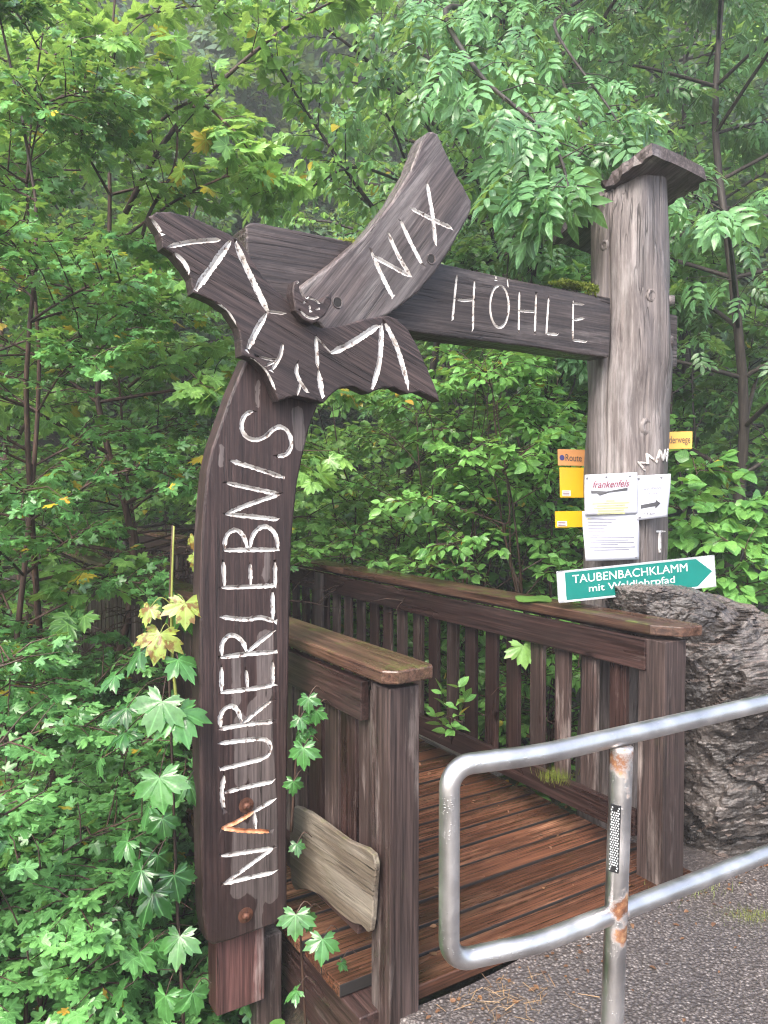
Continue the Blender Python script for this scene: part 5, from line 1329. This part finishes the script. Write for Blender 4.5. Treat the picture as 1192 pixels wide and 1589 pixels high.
# far forest up the hill: four kinds of crown, copied
protos = []
for k in range(4):
    p = tree('forest_tree', 'far forest tree', (0, 0, 0), 9.5, .14, 44, (2.6, 2.9, 2.3, 2.7)[k], leaf=.26, kind='clump', lm=(LF_FAR, LF_FAR, LF_FAR, LF_MID)[k], bark=BARK_DARK, seed=200+k, ntw=10, twl=1.0, nodes=4, z0=.1, up=(.3, .4, .1, .5)[k], droop=.4, keep=False, group='forest trees on the far slope')
    protos.append(p)
rf = random.Random(9); nf = 0
rows = [(15.5, 7, 1.0), (20, 8, 1.05), (26, 9, 1.15), (34, 9, 1.3), (45, 9, 1.6), (60, 9, 2.0)]
side = lambda px: 'at the left edge' if px < 130 else 'left of the bat' if px < 300 else 'behind the bat' if px < 480 else 'behind the slanted board' if px < 680 else 'above the crossbeam' if px < 860 else 'behind the trunk' if px < 1030 else 'at the right edge'
tier = ['in the nearest row up the slope', 'in the second row up the slope', 'in the third row up the slope', 'in the fourth row up the hill', 'high on the hill', 'along the top of the hill']
for ri, (d, n, sc) in enumerate(rows):
    for i in range(n):
        px = -140 + (i+.5+rf.uniform(-.25, .25))*1480/n; dd_ = d*rf.uniform(.93, 1.07)
        lab = 'hazy dark forest tree %s, %s, column %s' % (tier[ri], side(px), '')
        lab = 'hazy forest tree %s, %s' % (tier[ri], side(px))
        loc = gp(px, dd_, .2); k = rf.randrange(4); s_ = sc*rf.uniform(.85, 1.15)
        if nf < 4: o = protos[nf]; o.location = loc; o.rotation_euler.z = rf.uniform(0, 6.28); o.scale = (s_, s_, s_); o['label'] = lab
        else: copy_tree(protos[k], loc, rf.uniform(0, 6.28), s_, lab)
        nf += 1
# ground cover on the banks, litter, straw
rg = np.random.RandomState(77)
def scatter(name, n, sreg, ureg, kind, lm, sz, up_, cat=None, z0=.0, lift=.03, cond=None, flat=False, smin=.5):
    s = rg.uniform(*sreg, n); u_ = rg.uniform(*ureg, n); x = s*V.x+u_*U.x; y = s*V.y+u_*U.y; z = terrain_z(x, y)
    ok = z > -1.98
    if cond is not None: ok &= cond(s, u_)
    x, y, z = x[ok], y[ok], z[ok]; n = len(x)
    a = rg.uniform(0, 6.28, n); D = np.stack([np.cos(a), np.sin(a), rg.uniform(-.2, up_, n)], 1)
    Nn = np.stack([rg.normal(0, .35, n), rg.normal(0, .35, n), np.ones(n)], 1)
    P = np.stack([x, y, z+rg.uniform(0, lift, n)], 1)
    o = leaf_mesh(name, kind, P, D, Nn, sz*rg.uniform(smin, 1.2, n), lm, None, True); tag(o, kind='stuff'); return o
off = lambda s, u_: ~((s > 1.1) & (u_ < 2.3)) & ~((s > 1.1) & (s < 2.8) & (u_ < 2.5))
scatter('ground_cover', 26000, (-7, 12), (2.0, 18), 'broad', LF_MID, .09, .6, lift=.16, cond=lambda s, u_: off(s, u_) & (np.sin(s*2.1+u_)*np.cos(u_*1.7-s) > -.35))
scatter('dead_leaf_litter', 9000, (-3, 4), (1.2, 7), 'ovate', LITTER, .05, .25, lift=.012, cond=off)
scatter('bank_herbs', 2600, (.2, 2.2), (2.1, 4.5), 'ovate', LF_FIELD, .06, .7, lift=.12, cond=off)
# straw and needles on the bare soil and over the asphalt edge
P = []; D = []
for k in range(1400):
    c = [(.0, 2.30, -.30), (-.18, 2.42, -.33), (.12, 2.05, -.22), (-.3, 2.3, -.36)][k % 4]
    x = c[0]+rg.normal(0, .12); y = c[1]+rg.normal(0, .10); a = rg.uniform(0, 6.28)
    if x*V.x+y*V.y > 1.33: continue
    P.append((x, y, tz(x, y)+rg.uniform(.002, .03))); D.append((math.cos(a), math.sin(a), rg.uniform(-.1, .25)))
for k in range(110):
    q_ = on_z(780+rg.normal(0, 45), 1535+rg.normal(0, 18)-0, -.02); s_, u_ = q_.dot(V), q_.dot(U)
    if u_ > 1.96: continue
    a = rg.uniform(0, 6.28); P.append((q_.x, q_.y, float(asphalt_z(s_, u_))+.004)); D.append((math.cos(a), math.sin(a), .02))
T['straw'] = (np.array([(-.022, 0, 0), (.022, 0, 0), (.012, 1, .02), (-.012, 1, .02)]), [(0, 1, 2, 3)])
n = len(P); o = leaf_mesh('dry_straw', 'straw', P, D, np.tile([[0, 0, 1.]], (n, 1))+rg.normal(0, .3, (n, 3)), rg.uniform(.02, .07, n), STRAW, None, False); tag(o, kind='stuff')
P = []; D = []
for k in range(260):
    u_ = 1.97-abs(rg.normal(0, .12)) if k % 3 else rg.uniform(0, 1.9); s_ = rg.uniform(1.35, 4.2)
    p_ = su(s_, u_, float(asphalt_z(s_, u_))+.004); P.append(tuple(p_)); a = rg.uniform(0, 6.28); D.append((math.cos(a), math.sin(a), .06))
n = len(P); o = leaf_mesh('leaf_crumbs', 'ovate', P, D, np.tile([[0, 0, 1.]], (n, 1))+rg.normal(0, .2, (n, 3)), rg.uniform(.006, .026, n), LITTER, None, False); tag(o, kind='stuff')
P = []; D = []
for k in range(90):
    u_ = rg.uniform(2.05, 6); s_ = rg.choice([rg.uniform(2.4, 2.54), rg.uniform(1.4, 2.5)]); p_ = su(s_, u_, .006); P.append(tuple(p_)); a = rg.uniform(0, 6.28); D.append((math.cos(a), math.sin(a), .05))
n = len(P); o = leaf_mesh('leaf_crumbs', 'ovate', P, D, np.tile([[0, 0, 1.]], (n, 1))+rg.normal(0, .2, (n, 3)), rg.uniform(.01, .035, n), LITTER, None, False); tag(o, kind='stuff')
# grass tufts
T['blade'] = (np.array([(-.02, 0, 0), (.02, 0, 0), (.018, .5, .06), (-.018, .5, .06), (0, 1, .28)]), [(0, 1, 2, 3), (3, 2, 4)])
def tuft(name, label, c, n, spread, h, m=GRASS, kind='blade', cat='grass tuft', parent=None, ex=(1, 1)):
    P = np.array([[c[0]+rg.normal(0, spread*ex[0]), c[1]+rg.normal(0, spread*ex[1]), c[2]] for _ in range(n)])
    a = rg.uniform(0, 6.28, n); D = np.stack([np.cos(a)*.6, np.sin(a)*.6, np.ones(n)], 1); Nn = np.stack([-np.cos(a), -np.sin(a), np.ones(n)*.6], 1)
    o = leaf_mesh(name, kind, P, D, Nn, h*rg.uniform(.5, 1.1, n), m, parent, False)
    return tag(o, label, cat, kind='stuff') if label else o
c = on_z(592, 1585, -.16); tuft('grass_tuft', 'small grass tuft at the foot of the near railing post', c, 40, .02, .07)
c = on_v(862, 1226, 2.53); c.z = .255; tuft('grass_tuft', 'yellow green moss and grass tuft on the bottom rail of the right railing', c, 260, .035, .05, MOSS)
c = on_z(1075, 1388, -.035); c.z = float(asphalt_z(c.dot(V), c.dot(U)))-.004; tuft('grass_tuft', 'thin weeds at the edge of the asphalt by the boulder', c, 90, .05, .05, ex=(2, .6))
c = on_z(1150, 1416, -.035); c.z = float(asphalt_z(c.dot(V), c.dot(U)))-.004; tuft('grass_tuft', 'flat patch of yellow green moss under the boulder', c, 900, .06, .022, MOSS, ex=(1.6, .5), cat='moss')
# moss on the crossbeam, part of the gateway
n = 1500; P = []
for k in range(n):
    s_ = rg.uniform(2.50, 2.70) ; f_ = rg.beta(2, 1.2); s_ = 2.47+.235*f_; zz = 2.505+.004; u_ = BEAM_C+rg.uniform(0, .1) if rg.rand() < .6 else BEAM_C+.002
    if u_ <= BEAM_C+.003: zz = 2.505-abs(rg.normal(0, .018))*f_
    P.append(tuple(su(s_, u_, zz)))
P = np.array(P); Dn = np.stack([rg.normal(0, .6, n), rg.normal(-.5, .6, n), rg.uniform(.1, 1, n)], 1)
leaf_mesh('moss', 'simple', P, Dn, rg.normal(0, 1, (n, 3)), rg.uniform(.007, .02, n), MOSS, beam, False)
P = np.array([tuple(su(1.42+rg.normal(0, .03), BEAM_C+rg.uniform(-.01, .06), 2.5+rg.uniform(-.004, .006))) for k in range(260)])
leaf_mesh('moss', 'simple', P, rg.normal(0, 1, (260, 3))+np.array([0, 0, .8]), rg.normal(0, 1, (260, 3)), rg.uniform(.006, .014, 260), MOSS, beam, False)
# broad green leaf lying on the right handrail
c = on_z(828, 930, 1.048); mb = MB(); n = 16; rim = [c + V*0 + Vector((.088*math.cos(a), .10*math.sin(a)*1.2, .004+.006*math.sin(3*a))) for a in [2*math.pi*k/n for k in range(n)]]
mb.add(rim+[c+Z*.012], [(k, (k+1) % n, n) for k in range(n)]); mb.add([p-Z*.002 for p in rim]+[c+Z*.009], [((k+1) % n, k, n) for k in range(n)])
tag(mb.build('broad_leaf', LF_LIGHTMID, smooth=True), 'flat broad green leaf lying on the right handrail beside the teal sign', 'leaf')
# ------------------------------------------------------------------ haze of the rain
def haze():
    mb = MB(); mb.box(-88, 88, -28, 106, -4.5, 95)
    m, nt = mat('rain_haze'); p = N(nt, 'VolumePrincipled'); p.inputs['Color'].default_value = (.93, .96, 1.0, 1); p.inputs['Density'].default_value = .006; p.inputs['Anisotropy'].default_value = .2
    p.inputs['Density Attribute'].default_value = ''; p.inputs['Color Attribute'].default_value = ''; p.inputs['Temperature Attribute'].default_value = ''; p.inputs['Blackbody Intensity'].default_value = 0
    m.cycles.homogeneous_volume = True
    o = nt.nodes.new('ShaderNodeOutputMaterial'); L(nt, p.outputs[0], o.inputs['Volume'])
    tag(mb.build('haze', m), kind='stuff')
haze()
